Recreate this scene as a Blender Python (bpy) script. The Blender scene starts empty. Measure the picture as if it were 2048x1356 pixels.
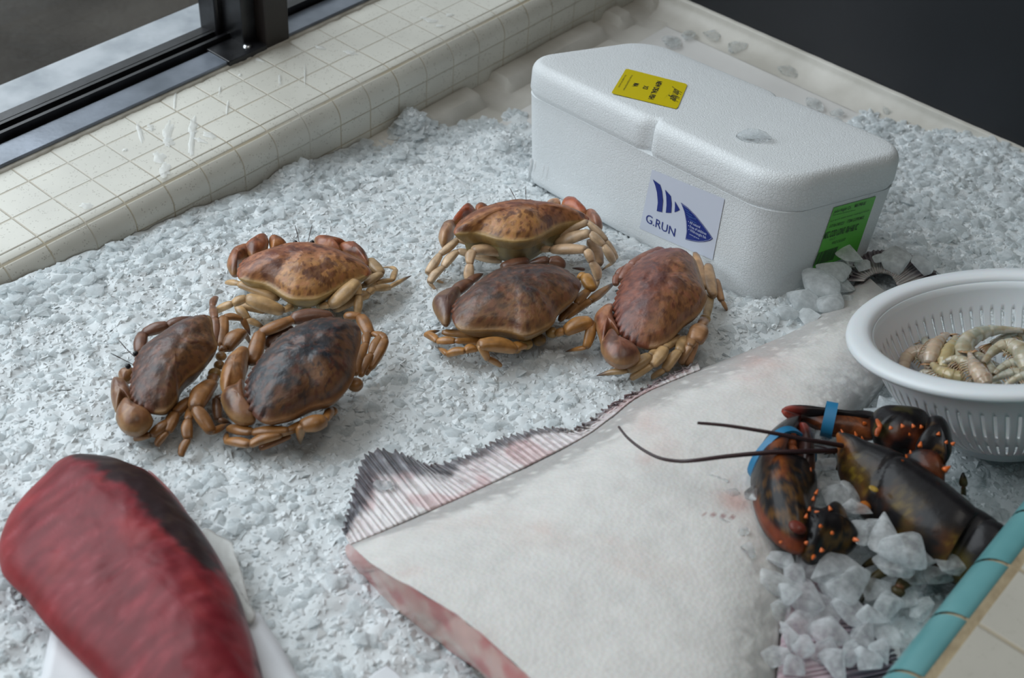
import bpy, bmesh, math, random
import numpy as np
from mathutils import Vector, Matrix, noise as mn
random.seed(7); RS = np.random.RandomState(7)
F = 2724.0; CX, CY = 1024, 678
OZ = np.array([0, 0, 1.65])           # eye height of the photographer
# ---------------------------------------------------------------- camera solve (from the vanishing points of the tiling)
def cray(x, y):
    v = np.array([x-CX, -(y-CY), -F], float); return v/np.linalg.norm(v)
_X = cray(4050, -1510); _Y = cray(-3450, -2120)
_Z = np.cross(_X, _Y); _Z /= np.linalg.norm(_Z); _Y = np.cross(_Z, _X)
R = np.stack([_X, _Y, _Z])
def ray(x, y): return R @ cray(x, y)
def nz(v): return v/np.linalg.norm(v)
def ray_plane(px, P0, n):             # point of the plane seen at a photo pixel
    r = ray(*px); return OZ + r*(((P0-OZ) @ n)/(r @ n))
def pz(x, y, z):
    return ray_plane((x, y), np.array([0, 0, z]), np.array([0, 0, 1.]))
SILL = .90; TRAY = .826; WALLY = .8766; PANX = 1.345
AX, AY = -.13, -.145
def icez(x, y): return .883 + AX*(x-.506) + AY*(y-.851)
IN = nz(np.array([-AX, -AY, 1.])); IP = np.array([.506, .851, .883])
def on(x, y, h=0): return ray_plane((x, y), IP+np.array([0, 0, h]), IN)
def pxm(P): return np.linalg.norm(P-OZ)/F      # metres per photo pixel at a point

# ---------------------------------------------------------------- helpers
COL = bpy.context.scene.collection
def mesh_obj(name, verts, faces, mat, parent=None, cols=None, smooth=True, sharp=None):
    me = bpy.data.meshes.new(name)
    me.from_pydata([tuple(map(float, v)) for v in verts], [], [tuple(map(int, f)) for f in faces])
    me.update()
    if cols is not None:
        a = me.color_attributes.new('Col', 'FLOAT_COLOR', 'POINT')
        c = np.ones((len(verts), 4), np.float32); c[:, :3] = np.clip(np.asarray(cols), 0, 1)
        a.data.foreach_set('color', c.ravel())
    bm = bmesh.new(); bm.from_mesh(me); bmesh.ops.recalc_face_normals(bm, faces=bm.faces); bm.to_mesh(me); bm.free()
    if smooth:
        me.polygons.foreach_set('use_smooth', [True]*len(me.polygons))
        if sharp: me.set_sharp_from_angle(angle=math.radians(sharp))
    o = bpy.data.objects.new(name, me); COL.objects.link(o)
    if mat: me.materials.append(mat)
    if parent is not None: o.parent = parent; o.matrix_parent_inverse = pmi(parent)
    return o
def pmi(p):
    m = Matrix.Translation(p.location)
    q = p.parent
    while q is not None:
        if q.type == 'EMPTY': m = m
        q = q.parent
    return (Matrix.Translation(p.location) if p.parent is None else Matrix.Identity(4)).inverted()
def thing(name, label, cat, loc, group=None):
    o = bpy.data.objects.new(name, None); COL.objects.link(o); o.location = Vector(loc); o.empty_display_size = .02
    o['label'] = label; o['category'] = cat
    if group: o['group'] = group
    return o
def tag(o, label, cat, group=None, kind=None):
    o['label'] = label; o['category'] = cat
    if group: o['group'] = group
    if kind: o['kind'] = kind
    return o
def struct(o, label=None):
    o['kind'] = 'structure'
    if label: o['label'] = label
    return o
class MB:
    def __init__(s): s.v = []; s.f = []; s.c = []
    def add(s, v, f, c=None):
        n = len(s.v); s.v += [tuple(p) for p in v]; s.f += [tuple(i+n for i in q) for q in f]
        if c is not None: s.c += [tuple(x) for x in c]
    def obj(s, name, mat, parent=None, **k):
        return mesh_obj(name, s.v, s.f, mat, parent, cols=s.c if s.c else None, **k)
def box_vf(x0, x1, y0, y1, z0, z1):
    v = [(x, y, z) for z in (z0, z1) for y in (y0, y1) for x in (x0, x1)]
    return v, [(0, 1, 3, 2), (4, 6, 7, 5), (0, 4, 5, 1), (2, 3, 7, 6), (0, 2, 6, 4), (1, 5, 7, 3)]
def boxes(name, lst, mat, parent=None, bevel=0):
    m = MB()
    for b in lst: m.add(*box_vf(*b))
    o = m.obj(name, mat, parent, smooth=False)
    if bevel:
        b = o.modifiers.new('b', 'BEVEL'); b.width = bevel; b.segments = 2
    return o
def catmull(pts, n, closed=True):
    pts = np.asarray(pts, float); N = len(pts); out = []
    segs = N if closed else N-1
    for k in range(n):
        t = k/n*segs if closed else k/(n-1)*segs
        i = min(int(t), segs-1); u = t-i
        if closed: p = [pts[(i+j-1) % N] for j in range(4)]
        else: p = [pts[max(0, min(N-1, i+j-1))] for j in range(4)]
        out.append(.5*((2*p[1]) + (-p[0]+p[2])*u + (2*p[0]-5*p[1]+4*p[2]-p[3])*u*u + (-p[0]+3*p[1]-3*p[2]+p[3])*u**3))
    return np.array(out)
def resample(pts, n, closed=True):
    p = catmull(pts, n*6, closed)
    if closed: p = np.vstack([p, p[:1]])
    d = np.r_[0, np.cumsum(np.linalg.norm(np.diff(p, axis=0), axis=1))]
    t = np.linspace(0, d[-1], n+1)[:-1] if closed else np.linspace(0, d[-1], n)
    return np.stack([np.interp(t, d, p[:, k]) for k in range(p.shape[1])], 1)
def nse(p, s, seed=0.): return mn.noise(Vector((p[0]*s+seed, p[1]*s-seed, p[2]*s+2*seed)))
def fbm(p, s, seed=0., o=3):
    a = 0; w = 1; t = 0
    for k in range(o): a += w*nse(p, s*2**k, seed+k*7.3); t += w; w *= .5
    return 1.7*a/t
def mixc(a, b, t):
    t = max(0., min(1., t)); return tuple(a[i]*(1-t)+b[i]*t for i in range(3))
def ss(a, b, x):
    t = max(0., min(1., (x-a)/(b-a))); return t*t*(3-2*t)

# ---------------------------------------------------------------- materials
def newmat(name):
    m = bpy.data.materials.new(name); m.use_nodes = True
    nt = m.node_tree; return m, nt, nt.nodes['Principled BSDF']
def node(nt, t, **k):
    n = nt.nodes.new(t)
    for a, b in k.items():
        if a in n.inputs.keys(): n.inputs[a].default_value = b
        else: setattr(n, a, b)
    return n
def bump(nt, bs, scale, strength, dist=.001, kind='noise', detail=4, extra=None):
    tc = node(nt, 'ShaderNodeTexCoord')
    if kind == 'noise': tx = node(nt, 'ShaderNodeTexNoise', Scale=scale, Detail=detail); out = tx.outputs['Fac']
    else: tx = node(nt, 'ShaderNodeTexVoronoi', Scale=scale); out = tx.outputs['Distance']
    nt.links.new(tc.outputs['Object'], tx.inputs['Vector'])
    b = node(nt, 'ShaderNodeBump', Strength=strength, Distance=dist)
    nt.links.new(out, b.inputs['Height']); nt.links.new(b.outputs['Normal'], bs.inputs['Normal'])
    return tx, b
def plain(name, col, rough=.5, **k):
    m, nt, bs = newmat(name); bs.inputs['Base Color'].default_value = (*col, 1); bs.inputs['Roughness'].default_value = rough
    for a, b in k.items(): bs.inputs[a.replace('_', ' ')].default_value = b
    return m
def mottled(name, c1, c2, scale, rough=.5, bstr=.2, bscale=None, dist=.001, lo=.35, hi=.65, **k):
    m, nt, bs = newmat(name); bs.inputs['Roughness'].default_value = rough
    for a, b in k.items(): bs.inputs[a.replace('_', ' ')].default_value = b
    tx, b = bump(nt, bs, bscale or scale, bstr, dist)
    t2 = node(nt, 'ShaderNodeTexNoise', Scale=scale, Detail=5.0)
    tc = node(nt, 'ShaderNodeTexCoord'); nt.links.new(tc.outputs['Object'], t2.inputs['Vector'])
    cr = node(nt, 'ShaderNodeValToRGB'); cr.color_ramp.elements[0].position = lo; cr.color_ramp.elements[1].position = hi
    cr.color_ramp.elements[0].color = (*c1, 1); cr.color_ramp.elements[1].color = (*c2, 1)
    nt.links.new(t2.outputs['Fac'], cr.inputs['Fac']); nt.links.new(cr.outputs['Color'], bs.inputs['Base Color'])
    return m
def vcol(name, rough=.4, bscale=300, bstr=.3, dist=.0006, vary=.12, vscale=150, kind='noise', **k):
    """pigment from the mesh's colour attribute, broken up by fine noise"""
    m, nt, bs = newmat(name); bs.inputs['Roughness'].default_value = rough
    for a, b in k.items(): bs.inputs[a.replace('_', ' ')].default_value = b
    bump(nt, bs, bscale, bstr, dist, kind)
    at = node(nt, 'ShaderNodeAttribute', attribute_name='Col')
    tx = node(nt, 'ShaderNodeTexNoise', Scale=vscale, Detail=4.0)
    tc = node(nt, 'ShaderNodeTexCoord'); nt.links.new(tc.outputs['Object'], tx.inputs['Vector'])
    mr = node(nt, 'ShaderNodeMapRange'); mr.inputs['From Min'].default_value = .3; mr.inputs['From Max'].default_value = .7
    mr.inputs['To Min'].default_value = 1-vary; mr.inputs['To Max'].default_value = 1+vary
    nt.links.new(tx.outputs['Fac'], mr.inputs['Value'])
    vm = node(nt, 'ShaderNodeVectorMath', operation='SCALE'); nt.links.new(at.outputs['Color'], vm.inputs[0]); nt.links.new(mr.outputs[0], vm.inputs['Scale'])
    nt.links.new(vm.outputs['Vector'], bs.inputs['Base Color'])
    return m

M = {}
M['black_metal'] = mottled('black_metal', (.006, .006, .007), (.02, .021, .024), 40, .32, .1, 200)
M['track_metal'] = mottled('track_metal', (.12, .14, .17), (.22, .25, .30), 18, .22, .1, 200, Metallic=.3)
M['ledge_metal'] = mottled('ledge_metal', (.27, .3, .33), (.42, .45, .48), 25, .5, .2, 120)
M['brown_metal'] = plain('brown_metal', (.018, .013, .011), .45)
M['panel'] = mottled('panel', (.006, .008, .011), (.016, .018, .023), 4, .5, .25, 60, lo=.3, hi=.7)
M['outside'] = mottled('outside', (.035, .030, .026), (.09, .08, .07), 2.2, .9, .5, 60, dist=.01)
M['tray'] = mottled('tray', (.66, .65, .63), (.76, .75, .73), 9, .3, .2, 30, dist=.001)
M['lip'] = mottled('lip', (.5, .48, .43), (.68, .66, .61), 14, .45, .5, 90, dist=.001)
M['foam'] = None
M['water'] = plain('water', (1, 1, 1), .02, Transmission_Weight=1.0, IOR=1.33)

def tile_mat(name, c, grout, sx, sy, ox, oy, axes, gw=.03, spk=.32, rough=.35):
    """square glazed tile: joints from object coordinates, brown speckles"""
    m, nt, bs = newmat(name); L = nt.links.new
    tc = node(nt, 'ShaderNodeTexCoord'); sp = node(nt, 'ShaderNodeSeparateXYZ'); L(tc.outputs['Object'], sp.inputs[0])
    nzx = node(nt, 'ShaderNodeTexNoise', Scale=70.0, Detail=2.0); L(tc.outputs['Object'], nzx.inputs['Vector'])
    fac = None
    for ax, s, o in zip(axes, (sx, sy), (ox, oy)):
        a = node(nt, 'ShaderNodeMath', operation='SUBTRACT'); L(sp.outputs[ax], a.inputs[0]); a.inputs[1].default_value = o
        b = node(nt, 'ShaderNodeMath', operation='DIVIDE'); L(a.outputs[0], b.inputs[0]); b.inputs[1].default_value = s
        c_ = node(nt, 'ShaderNodeMath', operation='ROUND'); L(b.outputs[0], c_.inputs[0])
        d = node(nt, 'ShaderNodeMath', operation='SUBTRACT'); L(b.outputs[0], d.inputs[0]); L(c_.outputs[0], d.inputs[1])
        e = node(nt, 'ShaderNodeMath', operation='ABSOLUTE'); L(d.outputs[0], e.inputs[0])
        g = node(nt, 'ShaderNodeMapRange', interpolation_type='SMOOTHSTEP'); L(e.outputs[0], g.inputs['Value'])
        g.inputs['From Min'].default_value = gw*.35*.04/s; g.inputs['From Max'].default_value = gw*1.1*.04/s
        g.inputs['To Min'].default_value = 1; g.inputs['To Max'].default_value = 0
        if fac is None: fac = g.outputs[0]
        else:
            mx = node(nt, 'ShaderNodeMath', operation='MAXIMUM'); L(fac, mx.inputs[0]); L(g.outputs[0], mx.inputs[1]); fac = mx.outputs[0]
    n2 = node(nt, 'ShaderNodeTexNoise', Scale=12.0, Detail=5.0); L(tc.outputs['Object'], n2.inputs['Vector'])
    r2 = node(nt, 'ShaderNodeValToRGB'); L(n2.outputs['Fac'], r2.inputs['Fac'])
    r2.color_ramp.elements[0].position = .35; r2.color_ramp.elements[1].position = .7
    r2.color_ramp.elements[0].color = (*[q*.86 for q in c], 1); r2.color_ramp.elements[1].color = (*c, 1)
    v = node(nt, 'ShaderNodeTexVoronoi', Scale=420.0); L(tc.outputs['Object'], v.inputs['Vector'])
    n3 = node(nt, 'ShaderNodeTexNoise', Scale=160.0); L(tc.outputs['Object'], n3.inputs['Vector'])
    lt = node(nt, 'ShaderNodeMath', operation='LESS_THAN'); L(v.outputs['Distance'], lt.inputs[0]); lt.inputs[1].default_value = .33
    gt = node(nt, 'ShaderNodeMath', operation='GREATER_THAN'); L(n3.outputs['Fac'], gt.inputs[0]); gt.inputs[1].default_value = .55
    ml = node(nt, 'ShaderNodeMath', operation='MULTIPLY'); L(lt.outputs[0], ml.inputs[0]); L(gt.outputs[0], ml.inputs[1])
    ml2 = node(nt, 'ShaderNodeMath', operation='MULTIPLY'); L(ml.outputs[0], ml2.inputs[0]); ml2.inputs[1].default_value = spk
    m1 = node(nt, 'ShaderNodeMix', data_type='RGBA'); L(ml2.outputs[0], m1.inputs['Factor']); L(r2.outputs['Color'], m1.inputs[6]); m1.inputs[7].default_value = (.16, .13, .09, 1)
    # joints: strength varies along their length
    gr = node(nt, 'ShaderNodeMapRange'); L(n2.outputs['Fac'], gr.inputs['Value']); gr.inputs['From Min'].default_value = .3; gr.inputs['From Max'].default_value = .6
    gr.inputs['To Min'].default_value = .2; gr.inputs['To Max'].default_value = .85
    gm = node(nt, 'ShaderNodeMath', operation='MULTIPLY'); L(fac, gm.inputs[0]); L(gr.outputs[0], gm.inputs[1])
    m2 = node(nt, 'ShaderNodeMix', data_type='RGBA'); L(gm.outputs[0], m2.inputs['Factor']); L(m1.outputs[2], m2.inputs[6]); m2.inputs[7].default_value = (*grout, 1)
    L(m2.outputs[2], bs.inputs['Base Color']); bs.inputs['Roughness'].default_value = rough
    inv = node(nt, 'ShaderNodeMath', operation='SUBTRACT'); inv.inputs[0].default_value = 1; L(fac, inv.inputs[1])
    bp = node(nt, 'ShaderNodeBump', Strength=.6, Distance=.0008); L(inv.outputs[0], bp.inputs['Height']); L(bp.outputs['Normal'], bs.inputs['Normal'])
    return m
TX, TY = .04255, .0372
C_T = (.70, .69, .62); G_T = (.44, .39, .30)
M['sill'] = tile_mat('sill_tile', C_T, G_T, TX, TY, .47230, .9005, (0, 1))
M['face'] = tile_mat('face_tile', C_T, (.46, .39, .26), TX, .0247, .47230, SILL-.0275, (0, 2), gw=.022)
M['ledge_tile'] = tile_mat('ledge_tile', (.50, .48, .42), (.36, .29, .18), .0525, .0525, .536, .0785, (0, 1), gw=.05, spk=.12)
M['teal'] = mottled('teal_glaze', (.085, .235, .245), (.105, .27, .28), 30, .3, .05, 100)
M['grout'] = mottled('grout', (.26, .2, .12), (.38, .31, .2), 60, .8, .5, 300)

def ice_mat(name, trans, rough, col, sss=0):
    m, nt, bs = newmat(name)
    bs.inputs['Base Color'].default_value = (*col, 1); bs.inputs['Roughness'].default_value = rough
    bs.inputs['Transmission Weight'].default_value = trans; bs.inputs['IOR'].default_value = 1.31
    if sss:
        bs.inputs['Subsurface Weight'].default_value = sss; bs.inputs['Subsurface Radius'].default_value = (.9, 1, 1.05); bs.inputs['Subsurface Scale'].default_value = .01
    bump(nt, bs, 260, .35, .0008)
    return m
def crushed(name, tl, col, rough):
    m, nt, bs = newmat(name); nt.nodes.remove(bs); L = nt.links.new
    out = [n for n in nt.nodes if n.type == 'OUTPUT_MATERIAL'][0]
    tc = node(nt, 'ShaderNodeTexCoord'); n1 = node(nt, 'ShaderNodeTexNoise', Scale=330.0, Detail=3.0); L(tc.outputs['Object'], n1.inputs['Vector'])
    b = node(nt, 'ShaderNodeBump', Strength=.3, Distance=.0008); L(n1.outputs['Fac'], b.inputs['Height'])
    d = node(nt, 'ShaderNodeBsdfDiffuse'); d.inputs['Color'].default_value = (*col, 1); L(b.outputs[0], d.inputs['Normal'])
    t = node(nt, 'ShaderNodeBsdfTranslucent'); t.inputs['Color'].default_value = (*col, 1)
    g = node(nt, 'ShaderNodeBsdfGlossy'); g.inputs['Roughness'].default_value = rough; L(b.outputs[0], g.inputs['Normal'])
    m1 = node(nt, 'ShaderNodeMixShader'); m1.inputs[0].default_value = tl; L(d.outputs[0], m1.inputs[1]); L(t.outputs[0], m1.inputs[2])
    f = node(nt, 'ShaderNodeFresnel'); f.inputs['IOR'].default_value = 1.31; L(b.outputs[0], f.inputs['Normal'])
    m2 = node(nt, 'ShaderNodeMixShader'); L(f.outputs[0], m2.inputs[0]); L(m1.outputs[0], m2.inputs[1]); L(g.outputs[0], m2.inputs[2])
    L(m2.outputs[0], out.inputs['Surface']); return m
M['icebed'] = crushed('ice_bed', 0., (.68, .72, .735), .3)
M['shard_grey'] = crushed('ice_shard_grey', .12, (.74, .78, .795), .06)
M['shard'] = crushed('ice_shard', .0, (.72, .76, .775), .12)
M['flake'] = ice_mat('ice_flake', .5, .1, (.92, .95, .96), .0)
def cloudy(name, w, rough, col=(.86, .89, .9)):
    m, nt, bs = newmat(name); L = nt.links.new
    out = [n for n in nt.nodes if n.type == 'OUTPUT_MATERIAL'][0]
    bs.inputs['Base Color'].default_value = (.95, .97, .98, 1); bs.inputs['Roughness'].default_value = rough; bs.inputs['Transmission Weight'].default_value = 1; bs.inputs['IOR'].default_value = 1.2
    tx, b = bump(nt, bs, 240, .5, .001)
    d = node(nt, 'ShaderNodeBsdfDiffuse'); d.inputs['Color'].default_value = (*col, 1); t = node(nt, 'ShaderNodeBsdfTranslucent'); t.inputs['Color'].default_value = (*col, 1)
    m1 = node(nt, 'ShaderNodeMixShader'); m1.inputs[0].default_value = .6; L(d.outputs[0], m1.inputs[1]); L(t.outputs[0], m1.inputs[2])
    n2 = node(nt, 'ShaderNodeTexNoise', Scale=140.0, Detail=3.0); tc = node(nt, 'ShaderNodeTexCoord'); L(tc.outputs['Object'], n2.inputs['Vector'])
    mr = node(nt, 'ShaderNodeMapRange'); L(n2.outputs['Fac'], mr.inputs['Value']); mr.inputs['From Min'].default_value = .35; mr.inputs['From Max'].default_value = .65
    mr.inputs['To Min'].default_value = max(0, w-.2); mr.inputs['To Max'].default_value = min(1, w+.2)
    m2 = node(nt, 'ShaderNodeMixShader'); L(mr.outputs[0], m2.inputs[0]); L(bs.outputs[0], m2.inputs[1]); L(m1.outputs[0], m2.inputs[2]); L(m2.outputs[0], out.inputs['Surface'])
    return m
M['cube'] = cloudy('clear_ice', .15, .05)
M['cloudy'] = cloudy('cloudy_ice', .46, .10, (.92, .94, .95))
M['flake2'] = cloudy('frosted_ice', .82, .10, (.88, .91, .92))
def foam_mat():
    m, nt, bs = newmat('foam'); L = nt.links.new
    bs.inputs['Base Color'].default_value = (.73, .76, .775, 1); bs.inputs['Roughness'].default_value = .5
    tc = node(nt, 'ShaderNodeTexCoord'); v = node(nt, 'ShaderNodeTexVoronoi', Scale=330.0, feature='DISTANCE_TO_EDGE'); L(tc.outputs['Object'], v.inputs['Vector'])
    n = node(nt, 'ShaderNodeTexNoise', Scale=25.0, Detail=4.0); L(tc.outputs['Object'], n.inputs['Vector'])
    mr = node(nt, 'ShaderNodeMapRange'); L(v.outputs['Distance'], mr.inputs['Value']); mr.inputs['From Max'].default_value = .12
    b1 = node(nt, 'ShaderNodeBump', Strength=.42, Distance=.0006); L(mr.outputs[0], b1.inputs['Height'])
    b2 = node(nt, 'ShaderNodeBump', Strength=.35, Distance=.002); L(n.outputs['Fac'], b2.inputs['Height']); L(b1.outputs['Normal'], b2.inputs['Normal'])
    L(b2.outputs['Normal'], bs.inputs['Normal'])
    return m
M['foam'] = foam_mat()
# ================================================================ THE SETTING
def strip_x(name, prof, x0, x1, mat, n=2, seedamp=0, **k):
    """profile (y,z) swept along X"""
    v = []; f = []; N = len(prof)
    for i in range(n):
        x = x0+(x1-x0)*i/(n-1)
        for (y, z) in prof: v.append((x, y, z))
    for i in range(n-1):
        for j in range(N-1): f.append((i*N+j, i*N+j+1, (i+1)*N+j+1, (i+1)*N+j))
    return mesh_obj(name, v, f, mat, **k)
XL, XR = -.35, 1.95
# tiled window sill and the tiled wall face below it (bullnose between)
rb = .0238
prof = [(1.012, SILL), (.9005+.0, SILL)]
o = strip_x('trim_1', [(1.03, SILL-.03)]+prof+[(.9005, SILL-.05)], XL, XR, M['sill'], smooth=False); struct(o, 'cream tiled window sill')
bn = [(.9005, SILL-.0004)] + [(.9005-rb*math.sin(a)*1.0, SILL-.0004-(rb-rb*math.cos(a))*.95) for a in np.linspace(.05, math.pi/2, 9)] + [(WALLY, SILL-.0275)]
o = strip_x('trim_2', bn, XL, XR, M['face'], 2); struct(o, 'rounded cream edge tiles of the sill')
o = strip_x('wall_back', [(WALLY+.0003, SILL-.0270), (WALLY+.0003, .70)], XL, XR, M['face']); struct(o, 'cream tiled wall face below the window sill')
# tray
o = boxes('floor', [(XL, PANX, .08, WALLY, TRAY-.03, TRAY)], M['tray']); struct(o, 'white plastic bed of the display case')
# moulded plastic lip along the wall, chipped in places
def lip_strip():
    m = MB(); xs = np.arange(XL, PANX, .006); rs = random.Random(3); chips = [(1.035, .012), (1.243, .015), (1.30, .02), (.62, .02), (1.012, .008)]
    prof0 = [(WALLY, 0), (WALLY, .013), (WALLY-.006, .0165), (WALLY-.024, .015), (WALLY-.030, .009), (WALLY-.034, .0012), (WALLY-.060, .001), (WALLY-.066, -.001)]
    N = len(prof0)
    for x in xs:
        c = 1.0
        for cx, cw in chips:
            if abs(x-cx) < cw: c = .35
        c *= 1+.05*nse((x, 0, 0), 30)
        for j, (y, z) in enumerate(prof0):
            m.v.append((x, y + (.0005*nse((x, j, 0), 60) if 1 < j < 5 else 0) , TRAY+(z*c if 0 < j < 6 else z)))
    for i in range(len(xs)-1):
        for j in range(N-1): m.f.append((i*N+j, i*N+j+1, (i+1)*N+j+1, (i+1)*N+j))
    return m
o = lip_strip().obj('trim_3', M['lip'], sharp=40); struct(o, 'chipped white plastic lip along the wall foot')
# right-hand dark panel and the plastic lip at its foot
o = boxes('wall_right', [(PANX, PANX+.03, -.2, 1.0, .70, 1.9)], M['panel']); struct(o, 'black steel end panel of the case')
def lip2():
    m = MB(); ys = np.arange(.02, WALLY-.01, .008)
    pr = [(PANX-.040, .0005)]+[(PANX-.040+.034*math.sin(a), .0005+.020*(1-math.cos(a))) for a in np.linspace(.2, math.pi/2, 8)]+[(PANX-.0055, .0215), (PANX-.004, .0225), (PANX-.0005, .0225)]
    for y in ys:
        for j, (x, z) in enumerate(pr): m.v.append((x+.0003*nse((y, j, 0), 70), y, TRAY+z+.0005*nse((y, 0, 3), 60)))
    N = len(pr)
    for i in range(len(ys)-1):
        for j in range(N-1): m.f.append((i*N+j, i*N+j+1, (i+1)*N+j+1, (i+1)*N+j))
    return m
o = lip2().obj('trim_4', M['lip'], sharp=40); struct(o, 'white plastic lip at the foot of the dark panel')
# water drops on the panel
# front ledge: teal quarter-round trim + cream tile
LZ = 1.05; y1, y0 = .1015, .083
tw = np.linspace(0, math.pi/2, 8)
pts = [(y1, LZ-.16), (y1, LZ-.022)]+[(y1-.019+.019*math.cos(a), LZ-.022+.02*math.sin(a)) for a in tw]+[(.0815, LZ-.003)]
x0 = .536
for k in range(-8, 12):
    o = strip_x('trim_5', pts, x0+k*.0525+.0012, x0+(k+1)*.0525-.0012, M['teal'])
    struct(o, 'teal glazed edge tile'); o.name = 'trim_%d' % (5+k+8)
gp = [(y-.0012 if y > .09 else y, z-.0012) for y, z in pts]
o = strip_x('trim_26', gp, XL, XR, M['grout']); struct(o, 'sandy grout between the teal tiles')
o = boxes('counter_ledge', [(XL, XR, -.3, .0835, LZ-.16, LZ-.0022)], M['grout']); struct(o); o.name = 'trim_27'
o = boxes('wall_front', [(XL, XR, -.3, .0765, LZ-.15, LZ-.0002)], M['ledge_tile']); struct(o, 'cream tiled front ledge')
# outside ground and street-side ledge
o = boxes('ground', [(-6, 14, 1.25, 16, -.05, 0.)], M['outside']); struct(o, 'wet brown pavement outside')
o = boxes('trim_28', [(XL-.5, XR+1.5, 1.082, 1.142, .6, SILL-.006)], M['ledge_metal']); struct(o, 'pale weathered outer ledge')
# window frame
PX0 = pz(527, 97, SILL)[0]; PX1 = pz(581, 81, SILL)[0]
def glass_mat():
    m, nt, bs = newmat('window_glass'); nt.nodes.remove(bs); L = nt.links.new
    out = [n for n in nt.nodes if n.type == 'OUTPUT_MATERIAL'][0]
    tr = node(nt, 'ShaderNodeBsdfTransparent'); gl = node(nt, 'ShaderNodeBsdfGlossy'); gl.inputs['Roughness'].default_value = .03
    df = node(nt, 'ShaderNodeBsdfDiffuse'); df.inputs['Color'].default_value = (.5, .52, .53, 1)
    fr = node(nt, 'ShaderNodeFresnel'); fr.inputs['IOR'].default_value = 1.45
    tc = node(nt, 'ShaderNodeTexCoord'); v = node(nt, 'ShaderNodeTexNoise', Scale=55.0, Detail=6.0); L(tc.outputs['Object'], v.inputs['Vector'])
    mr = node(nt, 'ShaderNodeMapRange'); L(v.outputs['Fac'], mr.inputs['Value']); mr.inputs['From Min'].default_value = .5; mr.inputs['From Max'].default_value = .75; mr.inputs['To Max'].default_value = .05; mr.inputs['To Min'].default_value = .0
    m1 = node(nt, 'ShaderNodeMixShader'); L(mr.outputs[0], m1.inputs[0]); L(tr.outputs[0], m1.inputs[1]); L(df.outputs[0], m1.inputs[2])
    m2 = node(nt, 'ShaderNodeMixShader'); ge = node(nt, 'ShaderNodeNewGeometry'); iv = node(nt, 'ShaderNodeMath', operation='SUBTRACT'); iv.inputs[0].default_value = 1; L(ge.outputs['Backfacing'], iv.inputs[1]); mb = node(nt, 'ShaderNodeMath', operation='MULTIPLY'); L(fr.outputs[0], mb.inputs[0]); L(iv.outputs[0], mb.inputs[1]); L(mb.outputs[0], m2.inputs[0]); L(m1.outputs[0], m2.inputs[1]); L(gl.outputs[0], m2.inputs[2])
    L(m2.outputs[0], out.inputs['Surface'])
    return m
M['glass'] = glass_mat()
WT = 1.75
w1 = boxes('window_1', [(XL, PX0-.012, 1.006, 1.036, SILL, SILL+.006)], M['track_metal'], bevel=.001); struct(w1, 'grey aluminium window track')
c = boxes('track_rib', [(XL, PX0-.012, 1.042, 1.046, SILL, SILL+.012), (XL, PX0-.012, 1.036, 1.075, SILL-.01, SILL+.002)], M['black_metal'], w1)
c = boxes('gasket', [(XL, PX0-.012, 1.058, 1.062, SILL, SILL+.010), (XL, PX0-.01, 1.066, 1.078, SILL, SILL+.008)], M['black_metal'], w1)
c = boxes('pane', [(XL, PX0-.02, 1.0640, 1.0655, SILL+.002, WT)], M['glass'], w1)
c = boxes('side_frame', [(PX0-.026, PX0-.002, 1.052, 1.082, SILL+.003, WT)], M['black_metal'], w1, bevel=.003)
w2 = boxes('window_2', [(PX1, XR+.3, 1.006, 1.036, SILL, SILL+.006)], M['track_metal'], bevel=.001); struct(w2, 'grey aluminium window track beyond the post')
boxes('track_rib', [(PX1+.02, XR+.3, 1.038, 1.046, SILL, SILL+.014), (PX1, XR+.3, 1.036, 1.08, SILL-.01, SILL+.002)], M['black_metal'], w2)
boxes('pane', [(PX1, XR+.3, 1.0640, 1.0655, SILL+.002, WT)], M['glass'], w2)
post = boxes('trim_29', [(PX0, PX1, 1.004, 1.09, SILL-.005, WT+.2)], M['brown_metal'], bevel=.0015); struct(post, 'dark brown window post')
o = boxes('trim_30', [(PX0-.052, PX0, 1.003, 1.04, SILL, SILL+.0075), (PX0-.018, PX0, 1.02, 1.09, SILL, WT)], M['black_metal'], bevel=.001); struct(o, 'black foot plate of the window post')
bs_ = MB()
for k in range(13):
    a = k/12*2*math.pi
    bs_.v.append((PX0-.018+.005*math.cos(a), 1.014+.005*math.sin(a), SILL+.0077))
for k in range(13):
    a = k/12*2*math.pi; bs_.v.append((PX0-.018+.0035*math.cos(a), 1.014+.0035*math.sin(a), SILL+.0105))
bs_.v.append((PX0-.018, 1.014, SILL+.0095))
bs_.f = [(i, i+1, 14+i, 13+i) for i in range(12)]+[(13+i, 14+i, 26) for i in range(12)]
bs_.obj('screw', plain('steel', (.5, .52, .54), .25, Metallic=1.0), o)
# bead of sealant along the track
sl = MB(); xs = np.arange(XL, XR, .004)
for x in xs:
    w = .003+.0022*nse((x, 0, 5), 90)+.0012*nse((x, 0, 9), 300)
    sl.v += [(x, 1.009, SILL), (x, 1.0075, SILL+.003), (x, 1.006-w, SILL+.0022), (x, 1.006-w-.0012, SILL)]
for i in range(len(xs)-1):
    for j in range(3): sl.f.append((i*4+j, i*4+j+1, i*4+j+5, i*4+j+4))
o = sl.obj('trim_31', mottled('sealant', (.42, .4, .34), (.62, .6, .54), 40, .5, .3, 200)); struct(o, 'cracked pale sealant bead')

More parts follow.
